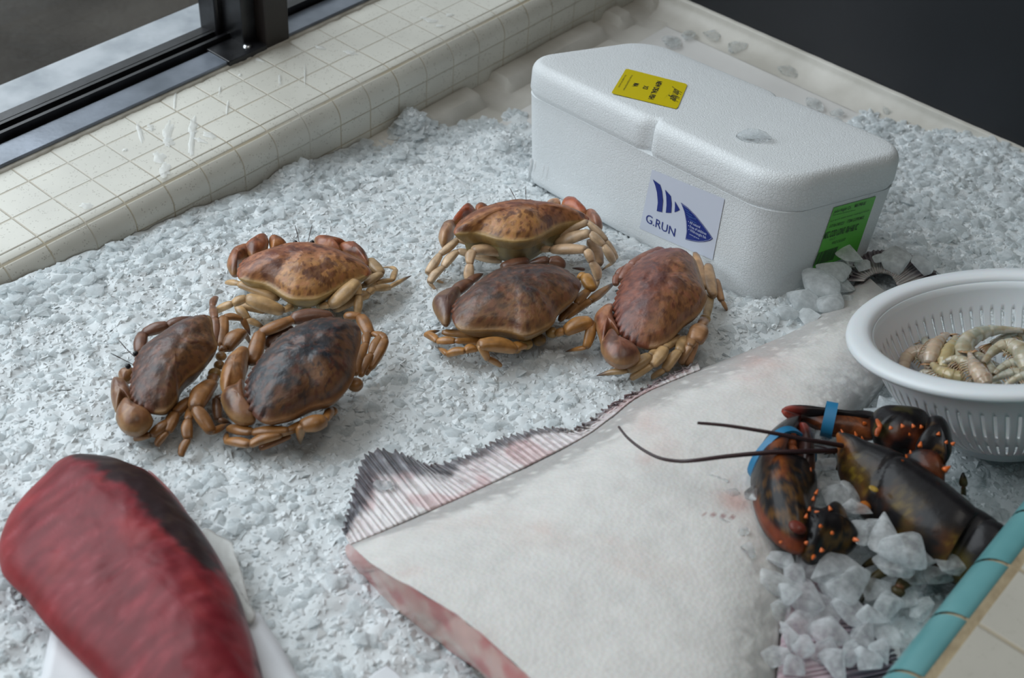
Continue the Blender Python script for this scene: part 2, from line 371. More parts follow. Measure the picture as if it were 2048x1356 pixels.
# ================================================================ ICE
def ice_h(x, y):
    """top of the crushed ice: slopes away from the photographer, thins out on to the bare tray"""
    b = icez(x, y)
    b += .006*nse((x, y, 0), 9, 3)+.005*nse((x, y, 0), 25, 5)+.0028*nse((x, y, 0), 75, 8)
    def g(cx, cy, r, a): return a*math.exp(-((x-cx)**2+(y-cy)**2)/(r*r))
    b += sum(g(*q) for q in MOUNDS)
    # melts away behind the box and in the far corner
    t = TRAY-.004
    if b < t+.012: b = t+(b-t)*1.0
    return b
def P2(px, h=0): p = on(*px, h); return p[0], p[1]
MOUNDS = []; CARVE = []
for (px, r, a) in [((825, 265), .022, .030), ((1000, 285), .02, .012), ((590, 350), .022, .014), ((1600, 600), .03, .006), ((1660, 560), .022, .022),
                   ((700, 300), .04, .008), ((1500, 640), .03, .006), ((1850, 620), .04, -.008), ((2000, 900), .06, -.004), ((1980, 1010), .03, -.01), ((1850, 1060), .07, -.012),
                   ((1400, 1300), .1, -.02), ((1100, 1100), .1, -.012), ((1500, 850), .06, -.01), ((200, 1200), .06, -.01), ((1560, 500), .05, -.02), ((1300, 400), .06, -.02), ((1200, 300), .06, -.02)]:
    MOUNDS.append((*P2(px), r, a))
def hull_shape(seed, n=10, sq=(1, .8, .5)):
    rs = random.Random(seed); bm = bmesh.new()
    for k in range(n):
        p = Vector((rs.gauss(0, 1), rs.gauss(0, 1), rs.gauss(0, 1))).normalized()*(.75+.35*rs.random())
        bm.verts.new((p.x*sq[0], p.y*sq[1], p.z*sq[2]))
    r = bmesh.ops.convex_hull(bm, input=bm.verts)
    for g in [q for q in r['geom_interior'] if isinstance(q, bmesh.types.BMVert)]: bm.verts.remove(g)
    bmesh.ops.triangulate(bm, faces=bm.faces); bm.verts.index_update()
    V = np.array([q.co[:] for q in bm.verts]); Fc = np.array([[w.index for w in q.verts] for q in bm.faces]); bm.free()
    return V, Fc
CUBES = []
def chunk(px, size, h=.0, flat=.5, n=12, label='', group=None, seed=None, mat='cube', P=None, stretch=1.25, ang=None, soft=1):
    """one clear lump of ice, softened by melting"""
    P = on(*px, h) if P is None else P
    s = size*pxm(P); rs = random.Random(seed if seed is not None else len(CUBES)*13+5)
    V_, F_ = hull_shape(rs.randrange(9999), n, (stretch, 1, flat))
    a_ = rs.random()*6.28 if ang is None else ang; ca, sa = math.cos(a_), math.sin(a_)
    q = V_*s*.5; q = np.stack([q[:, 0]*ca-q[:, 1]*sa, q[:, 0]*sa+q[:, 1]*ca, q[:, 2]], 1)
    o = mesh_obj('ice_chunk', q, F_, M[mat], smooth=False)
    o.location = Vector(P)
    bv = o.modifiers.new('b', 'BEVEL'); bv.width = s*.07; bv.segments = 2; bv.limit_method = 'NONE'
    sb = o.modifiers.new('s', 'SUBSURF'); sb.levels = sb.render_levels = 1
    for p in o.data.polygons: p.use_smooth = True
    tag(o, label, 'ice', group); CUBES.append(o); return o
# ================================================================ FOAM BOX
def rot(w):
    w = np.array(w); th = np.linalg.norm(w)+1e-12; k = w/th
    K = np.array([[0, -k[2], k[1]], [k[2], 0, -k[0]], [-k[1], k[0], 0]])
    return np.eye(3)+np.sin(th)*K+(1-np.cos(th))*K@K
BM = rot([-0.14464679, 0.18244893, -0.21187618]) @ np.array([[0, 1, 0], [-1, 0, 0], [0, 0, 1.]])
BS = 1.168
BC = np.array([.72878802, .3439041, -.53175278])*BS+OZ     # near top corner of the lid
BL_, BW, BT, BH = .28387*BS, .13804*BS, .0250*BS, .1285
bu, bv, bn = BM.T
BO = BC-bu*(BL_+.010)-bv*.005; BL_ += .019; BW += .015; BH = .126                                         # far-left near corner
def bxp(a, b, h): return BO+bu*a+bv*b+bn*h                  # a along length, b across, h up from lid top
def rrect(L_, W_, r, n=10, notch=None):
    pts = []; nr = []
    for (cx, cy, a0) in [(r, r, math.pi), (L_-r, r, 1.5*math.pi), (L_-r, W_-r, 0), (r, W_-r, .5*math.pi)]:
        for k in range(n+1):
            a = a0+k/n*math.pi/2; pts.append((cx+r*math.cos(a), cy+r*math.sin(a))); nr.append((math.cos(a), math.sin(a)))
        # straight run to the next corner, subdivided
        if cy == r and cx == r: seg = [(r+(L_-2*r)*t, 0, 0, -1) for t in np.linspace(0, 1, 42)[1:-1]]
        elif cy == r: seg = [(L_, r+(W_-2*r)*t, 1, 0) for t in np.linspace(0, 1, 10)[1:-1]]
        elif cx == L_-r: seg = [(L_-r-(L_-2*r)*t, W_, 0, 1) for t in np.linspace(0, 1, 42)[1:-1]]
        else: seg = [(0, W_-r-(W_-2*r)*t, -1, 0) for t in np.linspace(0, 1, 10)[1:-1]]
        for s in seg: pts.append(s[:2]); nr.append(s[2:])
    return np.array(pts), np.array(nr)
def shell(rings, P, Nn, frame, capb=True, capt=True):
    """rings: (inset, h) with optional per-point inset"""
    m = MB(); N = len(P)
    for ins, h in rings:
        for i in range(N):
            k = ins[i] if hasattr(ins, '__len__') else ins
            a, b = P[i]-Nn[i]*k; m.v.append(frame(a, b, h if not hasattr(h, '__len__') else h[i]))
    for r in range(len(rings)-1):
        for i in range(N): m.f.append((r*N+i, r*N+(i+1) % N, (r+1)*N+(i+1) % N, (r+1)*N+i))
    if capb: m.f.append(tuple(range(N))[::-1])
    if capt: m.f.append(tuple(range((len(rings)-1)*N, len(rings)*N)))
    return m
boxt = thing('foam_box', 'lidded white foam fish box with a blue fin logo, tilted in the ice', 'box', bxp(BL_/2, BW/2, -BH))
P_, N_ = rrect(BL_, BW, .040)
nd = np.zeros(len(P_)); mid = BL_*.535+.003
for i, (a, b) in enumerate(P_):
    if (b < 1e-6 or b > BW-1e-6): nd[i] = .0075*(1-ss(.0035, .0065, abs(a-mid)))
rg = [(nd+.0035, -BT-.004), (nd*.8+.001, -BT+.0005), (nd, -BT+.003), (nd, -.011)]
for t in np.linspace(.15, 1, 6): rg.append((nd+.0095*(1-math.cos(t*math.pi/2)), -.011+.011*math.sin(t*math.pi/2)))
rg.append((nd*.3+.022, .0006)); 
lid = shell(rg, P_, N_, bxp).obj('lid', M['foam'], boxt, sharp=50)
lid['label'] = 'white foam lid'
tp = .0105   # draft of the body walls
def bodyfr(a, b, h): return bxp(a, b, h)
rings = []
for h, k in [(-BH, tp+.006), (-BH+.004, tp+.001), (-BH+.01, tp)]: rings.append((k, h))
for h in np.linspace(-BH+.02, -BT-.006, 8): rings.append((tp*(1-(h+BH)/(BH-BT))+.0028, h))
rings.append((.0028, -BT-.0035)); rings.append((.006, -BT-.002))
P2_, N2_ = rrect(BL_, BW, .036)
body = shell(rings, P2_, N2_, bxp).obj('body', M['foam'], boxt, sharp=50)
# moulded vertical ribs near the far left end of the front face
def front(a, h): k = tp*(1-(h+BH)/(BH-BT))+.0028; return bxp(a, k, h)
def body_plane():
    p0 = front(.1, -.05); n = nz(np.cross(front(.2, -.05)-p0, front(.1, -.1)-p0)); return p0, (n if n@bv < 0 else -n)
FP, FN = body_plane()
def endf(b, h): k = tp*(1-(h+BH)/(BH-BT))+.0028; return bxp(BL_-k, b, h)
EP = endf(.05, -.05); EN = nz(np.cross(endf(.1, -.05)-EP, endf(.05, -.1)-EP)); EN = EN if EN@bu > 0 else -EN
for (p, q) in (((1062, 318), (1057, 362)), ((1071, 322), (1066, 368)), ((1088, 330), (1082, 378)), ((1096, 333), (1090, 384))):
    a = ray_plane(p, FP, FN); b = ray_plane(q, FP, FN); m = MB(); s = nz(np.cross(b-a, FN))*.0016
    m.v = [a-s-FN*.001, a+FN*.0012, a+s-FN*.001, b-s-FN*.001, b+FN*.0012, b+s-FN*.001]
    m.f = [(0, 1, 4, 3), (1, 2, 5, 4), (0, 2, 1), (3, 4, 5)]
    m.obj('rib', M['foam'], boxt)
_fp = [bxp(a, b, -BH) for a, b in ((-.004, -.004), (BL_+.004, -.004), (BL_+.004, BW+.004), (-.004, BW+.004))]
def _bz(x, y, P0=_fp[0], n=bn, off=.0015): return P0[2]-((x-P0[0])*n[0]+(y-P0[1])*n[1])/n[2]-off
CARVE.append(([bxp(a, b, -BH) for a, b in ((.013, .013), (BL_-.013, .013), (BL_-.013, BW-.013), (.013, BW-.013))], _bz))
# ---- labels
M['label_white'] = plain('label_white', (.60, .64, .74), .4)
M['label_blue'] = plain('label_blue', (.006, .022, .20), .4)
M['label_yellow'] = plain('label_yellow', (.62, .50, .0), .4)
M['label_green'] = plain('label_green', (.10, .46, .045), .4)
M['ink'] = plain('ink', (.02, .02, .02), .5)
M['ink_green'] = plain('ink_green', (.02, .07, .02), .5)
M['ink_pale'] = plain('ink_pale', (.45, .5, .68), .5)
M['ink_mid'] = plain('ink_mid', (.03, .08, .30), .5)
def poly_on(name, pts, P0, n, off, mat, parent, fan=False):
    v = [ray_plane(p, P0+n*off, n) for p in pts]
    return mesh_obj(name, v, [tuple(range(len(v)))], mat, parent, smooth=False)
def text_on(txt, S, E, U, P0, n, off, mat, parent, shear=0, bold=0, name='lettering'):
    """flat lettering between baseline start S, baseline end E, cap top U (photo pixels on a plane)"""
    cu = bpy.data.curves.new('t', 'FONT'); cu.body = txt; cu.size = 1; cu.resolution_u = 3
    if bold: cu.offset = bold
    if shear: cu.shear = shear
    o = bpy.data.objects.new('t', cu); COL.objects.link(o)
    dg = bpy.context.evaluated_depsgraph_get(); dg.update(); me = bpy.data.meshes.new_from_object(o.evaluated_get(dg))
    bpy.data.objects.remove(o)
    co = np.array([w.co[:] for w in me.vertices]); fs = [tuple(p.vertices) for p in me.polygons]; bpy.data.meshes.remove(me)
    x0, x1 = co[:, 0].min(), co[:, 0].max(); capH = .70
    A = [ray_plane(p, P0+n*off, n) for p in (S, E, U)]
    ex = (A[1]-A[0])/(x1-x0); ey = (A[2]-A[0])/capH
    v = [A[0]+ex*(c[0]-x0)+ey*c[1] for c in co]
    return mesh_obj(name, v, fs, mat, parent, smooth=False)
def zc(x, y): return (1280+x/7.975, 330+y/7.975)
lw = poly_on('logo_label', [(1304, 339), (1449, 398), (1425, 520), (1279, 457)], FP, FN, .0006, M['label_white'], boxt); lw['label'] = 'white sticker with a blue fin logo'
poly_on('stripe', [zc(*p) for p in [(203, 228), (320, 315), (350, 420), (366, 570), (350, 752), (266, 735), (283, 600), (270, 440), (240, 320)]], FP, FN, .0010, M['label_blue'], lw)
poly_on('stripe', [zc(*p) for p in [(398, 392), (490, 495), (503, 620), (496, 764), (410, 762), (422, 640), (418, 500)]], FP, FN, .0010, M['label_blue'], lw)
poly_on('stripe', [zc(*p) for p in [(556, 578), (634, 715), (594, 738), (550, 755), (557, 660)]], FP, FN, .0010, M['label_blue'], lw)
fin = [(650, 598), (760, 680), (880, 800), (1000, 950), (1090, 1070), (1160, 1175), (1110, 1208), (1020, 1226), (920, 1227), (820, 1212), (723, 1186), (742, 1060), (735, 900), (705, 740)]
poly_on('fin_panel', [zc(*p) for p in fin], FP, FN, .0010, M['label_blue'], lw)
fi = np.array(fin, float); ce = np.array([870, 1010.]); a_ = [ray_plane(zc(*p), FP+FN*.0014, FN) for p in ce+(fi-ce)*.955]; b_ = [ray_plane(zc(*p), FP+FN*.0014, FN) for p in ce+(fi-ce)*.935]
k = len(fin); mesh_obj('fin_outline', a_+b_, [(i, (i+1) % k, k+(i+1) % k, k+i) for i in range(k)], M['ink_pale'], lw, smooth=False)
text_on('G.RUN', zc(88, 905), zc(550, 1145), zc(105, 775), FP, FN, .0010, M['label_blue'], lw)
for (s, e, u, t, b) in [((765, 920), (955, 1010), (772, 880), '• All natural', 0), ((765, 985), (1055, 1120), (772, 945), '• Free of additives', 0), ((770, 1045), (1050, 1180), (777, 1005), '• Wild-caught fish', 0), ((785, 1108), (940, 1186), (788, 1085), 'www.grun.is', 0)]:
    text_on(t, zc(*s), zc(*e), zc(*u), FP, FN, .0014, M['ink_pale'], lw, bold=.012)
for (s, e) in [((720, 700), (790, 740)), ((735, 740), (830, 800)), ((740, 780), (850, 840)), ((770, 820), (900, 855)), ((790, 860), (905, 925))]:
    s = np.array(s, float); e = np.array(e, float); d = np.array([0, 16.])
    poly_on('small_print', [zc(*p) for p in (s, e, e+d, s+d)], FP, FN, .0014, M['ink_mid'], lw)
# yellow label on the lid
LP_, LN_ = bxp(0, 0, .0006), bn
def zy(x, y): return (1200+x/10.24, 110+y/10.24)
ly = poly_on('shipping_label', [(1251.5, 138), (1256, 137.8), (1371, 167), (1374.5, 170), (1356, 214), (1352, 217.6), (1226, 187), (1223, 185)], LP_, LN_, .0007, M['label_yellow'], boxt); ly['label'] = 'yellow shipping label'
text_on('NEW DEAL FISH', zy(1175, 525), zy(985, 890), zy(1280, 545), LP_, LN_, .0010, M['ink'], ly, bold=.02)
text_on('X3', zy(905, 620), zy(870, 685), zy(1000, 640), LP_, LN_, .0010, M['ink'], ly, bold=.02)
text_on('MA', zy(700, 570), zy(660, 635), zy(805, 585), LP_, LN_, .0010, M['ink'], ly, bold=.02)
text_on('John Nagle', zy(1530, 665), zy(1430, 900), zy(1690, 745), LP_, LN_, .0010, M['ink'], ly, shear=.4, bold=.01)
text_on('Co.', zy(1380, 820), zy(1300, 905), zy(1470, 740), LP_, LN_, .0010, M['ink'], ly, shear=.4)
text_on('Product of Iceland keep frozen', zy(640, 410), zy(470, 715), zy(675, 418), LP_, LN_, .0010, M['ink'], ly)
text_on('Net weight ten pounds', zy(515, 405), zy(370, 655), zy(545, 412), LP_, LN_, .0010, M['ink'], ly)
# green label on the end
def zg(x, y): return (1600+x/7.978, 380+y/7.978)
lg = poly_on('lot_label', [(1667.7, 415.5), (1752.3, 392.6), (1712, 509), (1625, 538)], EP, EN, .0006, M['label_green'], boxt); lg['label'] = 'green lot label with a barcode'
for t, s, e, u, b in [('John Nagle Co.', (535, 375), (815, 300), (560, 325), .01), ('MA-940-SS', (870, 280), (1040, 235), (890, 228), .02), ('LOT# 245323', (465, 605), (690, 550), (490, 555), .01), ('ITEM COPFLM02', (745, 530), (1010, 462), (770, 478), .01),
                   ('MSC COD LOINS 10# H&I IC', (370, 785), (905, 635), (410, 680), .02), ('WILD CAUGHT', (500, 870), (715, 810), (520, 825), .01), ('fresh seafood distributors Boston', (515, 415), (880, 330), (525, 395), 0), ('tel 617 268 keep refrigerated', (480, 515), (1100, 335), (490, 492), 0), ('F/A 27', (470, 810), (560, 785), (480, 780), 0)]:
    text_on(t, zg(*s), zg(*e), zg(*u), EP, EN, .0010, M['ink_green'], lg, bold=b)
rs = random.Random(5); t = 0; bars = MB()
A0, A1, B0_ = np.array([200, 1215.]), np.array([530, 1110.]), np.array([290, 1005.])
while t < .98:
    wv = rs.choice([.008, .014, .022, .03]); 
    q = [A0+(A1-A0)*t, A0+(A1-A0)*min(1, t+wv), B0_+(A1-A0)*min(1, t+wv), B0_+(A1-A0)*t]
    bars.add([ray_plane(zg(*p), EP+EN*.0010, EN) for p in q], [(0, 1, 2, 3)]); t += wv+rs.choice([.008, .012, .02])
bars.obj('barcode', M['ink_green'], lg, smooth=False)

# ================================================================ COLANDER
_r = ray(2010, 650); _u = R @ np.array([0, 1., 0]); _u = nz(_u-_r*(_u@_r)); _a = math.radians(24.3)
cn = nz(_u*math.cos(_a)-_r*math.sin(_a))                  # leans back a little, resting on the ice slope
best = None
for hh in np.linspace(.05, .14, 181):
    C_ = ray_plane((2010, 650), IP+IN*(hh*(cn@IN)+.002), IN); c = (C_-cn*hh-OZ) @ R; py = CY-F*c[1]/-c[2]
    if best is None or abs(py-872) < best[0]: best = (abs(py-872), hh, C_)
CH, CC = best[1], best[2]; Fp = CC-cn*CH
CRr = 292*pxm(CC)
cu_ = nz(np.cross(cn, np.array([0, 1, 0]))); cu_ = nz(cu_-cn*(cu_@cn)); cv_ = np.cross(cn, cu_)
def cyl(a, r, h): return CC+cu_*(r*math.cos(a))+cv_*(r*math.sin(a))+cn*h
M['plastic'] = plain('white_plastic', (.66, .69, .71), .32, Subsurface_Weight=.15, Subsurface_Scale=.01)
NS = 70
def wall_r(t):  # t 0 top..1 bottom ; radius & height of inner wall
    return CRr*(.30+.53*math.cos(t*math.pi/2*.98)**.62 ), -CH*(.05+.87*t)
def colander():
    m = MB(); na = NS*7; lev = []
    for t in [0, .08, .16, .22, .28, .36, .43, .50, .58, .70, .78, .86, .93, 1.0]: lev.append(wall_r(t))
    for (r, h) in lev:
        for i in range(na): m.v.append(cyl(i/na*2*math.pi, r, h))
    for k in range(len(lev)-1):
        for i in range(na):
            hole = (i % 7 in (3, 4)) and (4 <= k < 8 or 9 <= k < 12)
            if hole: continue
            m.f.append((k*na+i, k*na+(i+1) % na, (k+1)*na+(i+1) % na, (k+1)*na+i))
    c = len(m.v); b0 = (len(lev)-1)*na
    for rr in (.6, .25):
        for i in range(na): m.v.append(cyl(i/na*2*math.pi, lev[-1][0]*rr, lev[-1][1]-.001))
    for k, base in enumerate((b0, c)):
        nb = c+na*k
        for i in range(na): m.f.append((base+i, base+(i+1) % na, nb+(i+1) % na, nb+i))
    m.v.append(cyl(0, 0, lev[-1][1]-.001)); e = len(m.v)-1
    for i in range(na): m.f.append((c+na+i, c+na+(i+1) % na, e))
    return m
colt = thing('colander', 'round white plastic colander with slotted sides holding raw shrimp', 'colander', Fp)
bowl = colander().obj('bowl', M['plastic'], colt)
so = bowl.modifiers.new('s', 'SOLIDIFY'); so.thickness = .0022; so.offset = 0
def lathe(prof, n=160):
    m = MB(); N = len(prof)
    for (r, h) in prof:
        for i in range(n): m.v.append(cyl(i/n*2*math.pi, r, h))
    for k in range(N-1):
        for i in range(n): m.f.append((k*n+i, k*n+(i+1) % n, (k+1)*n+(i+1) % n, (k+1)*n+i))
    return m, n
rimp = [(CRr*.829, -CH*.055), (CRr*.834, -CH*.03), (CRr*.845, -.0008), (CRr*.865, .0008), (CRr*.90, .0014), (CRr*.95, .0010), (CRr*.98, .0), (CRr*.995, -.0014), (CRr, -.0034), (CRr*.998, -.0056), (CRr*.99, -.0056), (CRr*.985, -.0030), (CRr*.95, -.0014), (CRr*.87, -.0018), (CRr*.842, -CH*.065)]
rm, n = lathe(rimp); k = len(rimp)-1
for i in range(n): rm.f.append((k*n+i, k*n+(i+1) % n, (i+1) % n, i))
rm.obj('rim', M['plastic'], colt)
fr = wall_r(1.0)[0]
fm, n = lathe([(fr*.98, -CH*.9), (fr*.97, -CH*1.0), (fr*.90, -CH*1.0), (fr*.90, -CH*.9)]); fm.obj('foot', M['plastic'], colt)

_fb = CC-cn*CH
CARVE.append(([_fb+(cu_*math.cos(a)+cv_*math.sin(a))*(fr+.004) for a in np.linspace(0, 2*math.pi, 24)[:-1]], lambda x, y, P0=_fb, n=cn: P0[2]-((x-P0[0])*n[0]+(y-P0[1])*n[1])/n[2]-.001))
# ================================================================ CRABS
M['shell'] = vcol('crab_shell', .42, 420, .5, .0007, .18, 120, Coat_Weight=.10, Coat_Roughness=.3)
M['leg'] = vcol('crab_leg', .38, 500, .3, .0005, .14, 160, Coat_Weight=.2, Coat_Roughness=.25)
M['eye'] = plain('crab_eye', (.01, .012, .015), .15)
M['feeler'] = plain('feeler', (.06, .03, .025), .5)
def up_at(): return IN
def limb(m, pts, ws, col, colj=None, flat=.66, dact=True, up=None, seed=0., tipcol=None, nr=12, sharp=1.0, ridge=True):
    """jointed limb: one swelling, tapering segment per pair of points, pinched at the joints"""
    up = IN if up is None else up
    pts = [np.asarray(p, float) for p in pts]; colj = colj or mixc(col, (.07, .028, .01), .75)
    for k in range(len(pts)-1):
        A, B = pts[k], pts[k+1]; d = B-A; Ld = np.linalg.norm(d)+1e-9; t_ = d/Ld
        s_ = nz(np.cross(t_, up)); u_ = np.cross(s_, t_)
        w0 = ws[k]/2; last = dact and k == len(pts)-2
        wn = ws[k+1]/2 if k+1 < len(ws) else w0*.5
        wp = ws[k-1]/2 if k > 0 else w0
        NT = 13; base = len(m.v)
        for i in range(NT):
            t = i/(NT-1)
            if last: r = w0*(.62+.38*math.sin(min(1, t*3.2)*math.pi/2))*(1-t**1.8)**.8+.0002; tt = t
            else:
                mid = .5+.12*math.sin(k*2.1+seed)
                r = w0*(.66+.34*math.sin(math.pi*(t**(.85 if mid > .5 else 1.1))))
                if t < .08: r *= .72+.28*(t/.08)
                if .84 < t <= .93: r *= 1.04
                if t > .93: r *= 1-.30*((t-.93)/.07)
            e = -.03+1.06*t
            # slight bow so that no segment is a straight rod
            c = A+d*e+u_*(math.sin(math.pi*t)*w0*.16)+(s_*(math.sin(math.pi*t)*w0*.25*math.sin(seed*3+k)) if not last else s_*(math.sin(math.pi*t*.5)*w0*.5*math.sin(seed+1)))
            for j in range(nr):
                a = j/nr*2*math.pi; rr = r*(1+.04*math.cos(3*a+seed)-.05*math.cos(4*a))
                if ridge and abs(math.sin(a)) > .9: rr *= 1.05
                p = c+s_*(rr*math.cos(a))+u_*(rr*flat*math.sin(a)); m.v.append(tuple(p))
                edge = max(ss(.10, 0, t), ss(.92, 1, t))
                cc = mixc(col, colj, edge*.9)
                n1 = fbm(p, 130, seed+k); cc = mixc(cc, tuple(q*.6 for q in col), ss(.05, .45, n1)*.6)
                cc = mixc(cc, (min(1, col[0]*1.35+.03), min(1, col[1]*1.35+.03), min(1, col[2]*1.35+.02)), ss(.05, .4, -n1)*.5)
                if last and tipcol: cc = mixc(cc, tipcol, ss(.45, .85, t))
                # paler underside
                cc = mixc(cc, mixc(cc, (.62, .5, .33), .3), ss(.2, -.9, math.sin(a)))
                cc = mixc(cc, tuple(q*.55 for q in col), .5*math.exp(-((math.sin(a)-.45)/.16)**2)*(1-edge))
                m.c.append(cc)
        for i in range(NT-1):
            for j in range(nr): m.f.append((base+i*nr+j, base+i*nr+(j+1) % nr, base+(i+1)*nr+(j+1) % nr, base+(i+1)*nr+j))
        m.f.append(tuple(base+j for j in range(nr))[::-1]); m.f.append(tuple(base+(NT-1)*nr+j for j in range(nr)))
def puff(name, outline, P0, n, T, Tb, mat, parent, colf, cpx=None, N=130, NR=16, pw=2.4, pe=.6, ridge=None, sharp=None, extra=None):
    Opx = resample(outline, N); cp = np.array(cpx if cpx is not None else Opx.mean(0)); m = MB()
    O = [ray_plane(p, P0, n) for p in Opx]; C = ray_plane(cp, P0, n)
    def add(sign, Tt):
        b = len(m.v)
        for k in range(NR+1):
            r = k/NR; r = 1-(1-r)**1.5 if True else r
            for i in range(N):
                P = C+(O[i]-C)*r; qx = cp+(Opx[i]-cp)*r; z = Tt*(1-r**pw)**pe
                if ridge and sign > 0: z *= ridge(qx, r)
                P = P+n*z*sign
                if extra and sign > 0: P = P+n*extra(P, r, qx)
                m.v.append(tuple(P)); m.c.append(colf(P, r, qx, sign))
        for k in range(NR):
            for i in range(N): m.f.append((b+k*N+i, b+k*N+(i+1) % N, b+(k+1)*N+(i+1) % N, b+(k+1)*N+i))
    add(1, T); add(-1, Tb)
    o = m.obj(name, mat, parent, sharp=sharp); return o
def ball(m, c, r, col, sq=(1, 1, 1), seed=0, n=10, fr=None):
    fr = np.eye(3) if fr is None else fr; base = len(m.v)
    for i in range(1, n):
        th = math.pi*i/n
        for j in range(n*2):
            a = math.pi*j/n; q = np.array([math.sin(th)*math.cos(a)*sq[0], math.sin(th)*math.sin(a)*sq[1], math.cos(th)*sq[2]])*r
            q = q*(1+.06*nse(q, 60/ (r*100), seed)); p = c+q@fr.T; m.v.append(tuple(p)); m.c.append(mixc(col, tuple(x*.6 for x in col), ss(0, .5, fbm(p, 140, seed))))
    m.v.append(tuple(c+fr@np.array([0, 0, sq[2]*r]))); m.c.append(col); m.v.append(tuple(c-fr@np.array([0, 0, sq[2]*r]))); m.c.append(col)
    T = len(m.v)-2; N2 = n*2
    for i in range(n-2):
        for j in range(N2): m.f.append((base+i*N2+j, base+i*N2+(j+1) % N2, base+(i+1)*N2+(j+1) % N2, base+(i+1)*N2+j))
    for j in range(N2): m.f.append((base+j, base+(j+1) % N2, T)); m.f.append((base+(n-2)*N2+(j+1) % N2, base+(n-2)*N2+j, T+1))

def carapace(outline, P0, n, Rpx, Lpx, Fpx, Bpx, H, pal, seed, front_range, sp=1.0):
    """domed shell over an outline lying on the plane (P0,n); outline in photo pixels"""
    O = resample([ray_plane(p, P0, n) for p in outline], 220)
    Lp, Rp, Fp_, Bp = [ray_plane(p, P0, n) for p in (Lpx, Rpx, Fpx, Bpx)]
    ax = nz(Rp-Lp); ay = nz(np.cross(n, ax)); 
    if ay@(Fp_-Bp) < 0: ay = -ay
    C = O.mean(0); C = C*.5+.25*(Lp+Rp)+.0; C = C*.6+.4*O.mean(0)
    hw = np.linalg.norm(Rp-Lp)/2
    fy = abs((Fp_-C)@ay); by = abs((Bp-C)@ay)
    bumps = [(0, .50, .16, .12, .5), (0, .08, .2, .2, .9), (0, -.35, .17, .2, .9), (.2, .3, .12, .16, .55), (-.2, .3, .12, .16, .55), (.48, .12, .17, .28, .8), (-.48, .12, .17, .28, .8),
             (.42, -.28, .16, .2, .5), (-.42, -.28, .16, .2, .5), (.70, -.02, .1, .14, .4), (-.70, -.02, .1, .14, .4), (.33, -.02, .08, .12, .4), (-.33, -.02, .08, .12, .4)]
    m = MB(); NR = 34; N = len(O)
    def uv(p):
        q = p-C; v = q@ay; return (q@ax)/hw, v/(fy if v > 0 else by)
    def pigment(u, v, r, p):
        n1 = fbm(p, 55, seed); n2 = fbm(p, 190, seed+3); n3 = fbm(p, 22, seed+9)
        d = 0
        for (a, b, sa, sb, w) in bumps: d = max(d, w*math.exp(-((u-a)/sa)**2-((v-b)/sb)**2))
        front = ss(-.55, .35, v+.25*n3)
        c = mixc(pal['rear'], pal['mid'], front)
        c = mixc(c, pal['dark'], min(1, pal['k']*(.25*front+.9*d*(.6+.8*n1)+.35*n1+.2*n3)+pal.get('base', 0)))
        c = mixc(c, pal['dark'], .55*ss(.12, .38, n2)*pal['k'])
        c = mixc(c, pal['light'], .55*ss(.14, .42, -n2)*ss(.95, .2, d))
        if fbm(p, 260, seed+20, 1) > .50 and v < .5: c = mixc(c, (.08, .02, .012), .6)
        if pal.get('pits') and fbm(p, 75, seed+31, 1) > .52: c = mixc(c, (.09, .025, .012), .7)
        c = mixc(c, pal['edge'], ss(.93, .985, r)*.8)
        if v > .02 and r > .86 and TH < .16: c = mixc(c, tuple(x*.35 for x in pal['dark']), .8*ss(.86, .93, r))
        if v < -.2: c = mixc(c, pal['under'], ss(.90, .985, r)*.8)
        return c
    for k in range(NR+1):
        r = k/NR
        for i in range(N):
            p = C+(O[i]-C)*r; u, v = uv(O[i]); TH = abs(((i*44/N) % 1.0)-0) if ((i*44/N) % 1.0) < .5 else 1-((i*44/N) % 1.0)
            uu, vv = uv(p)
            if r > .93:   # toothed front margin
                fr = ss(.02, .18, v+.0)
                th = (i*44/N) % 1.0
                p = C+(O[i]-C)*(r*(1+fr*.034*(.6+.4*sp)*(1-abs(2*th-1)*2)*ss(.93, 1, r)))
            k_ = ss(.35, -.5, vv); z = H*(1-r**(2.3+.7*k_))**(.74+.12*k_)
            for (a, b, sa, sb, w) in bumps: z += H*.15*w*math.exp(-((uu-a)/sa)**2-((vv-b)/sb)**2)*(1-r**6)
            z += .0006*fbm(p, 120, seed)*(1-r**8)
            if vv < -.15: z += -.0022*ss(.86, .92, r)*ss(1, .95, r)   # groove inside the rear rim
            p = p+n*z; m.v.append(tuple(p)); m.c.append(pigment(uu, vv, r, p))
    for k in range(NR):
        for i in range(N): m.f.append((k*N+i, k*N+(i+1) % N, (k+1)*N+(i+1) % N, (k+1)*N+i))
    # turned-under rim
    for (r, z) in ((.985, -.0022), (.93, -.006), (.85, -.010)):
        for i in range(N):
            p = C+(O[i]-C)*r+n*z; m.v.append(tuple(p)); m.c.append(mixc(pal['under'], pal['dark'], .2))
    for k in range(NR, NR+3):
        for i in range(N): m.f.append((k*N+i, k*N+(i+1) % N, (k+1)*N+(i+1) % N, (k+1)*N+i))
    return m, O, C, ax, ay, hw, fy, by
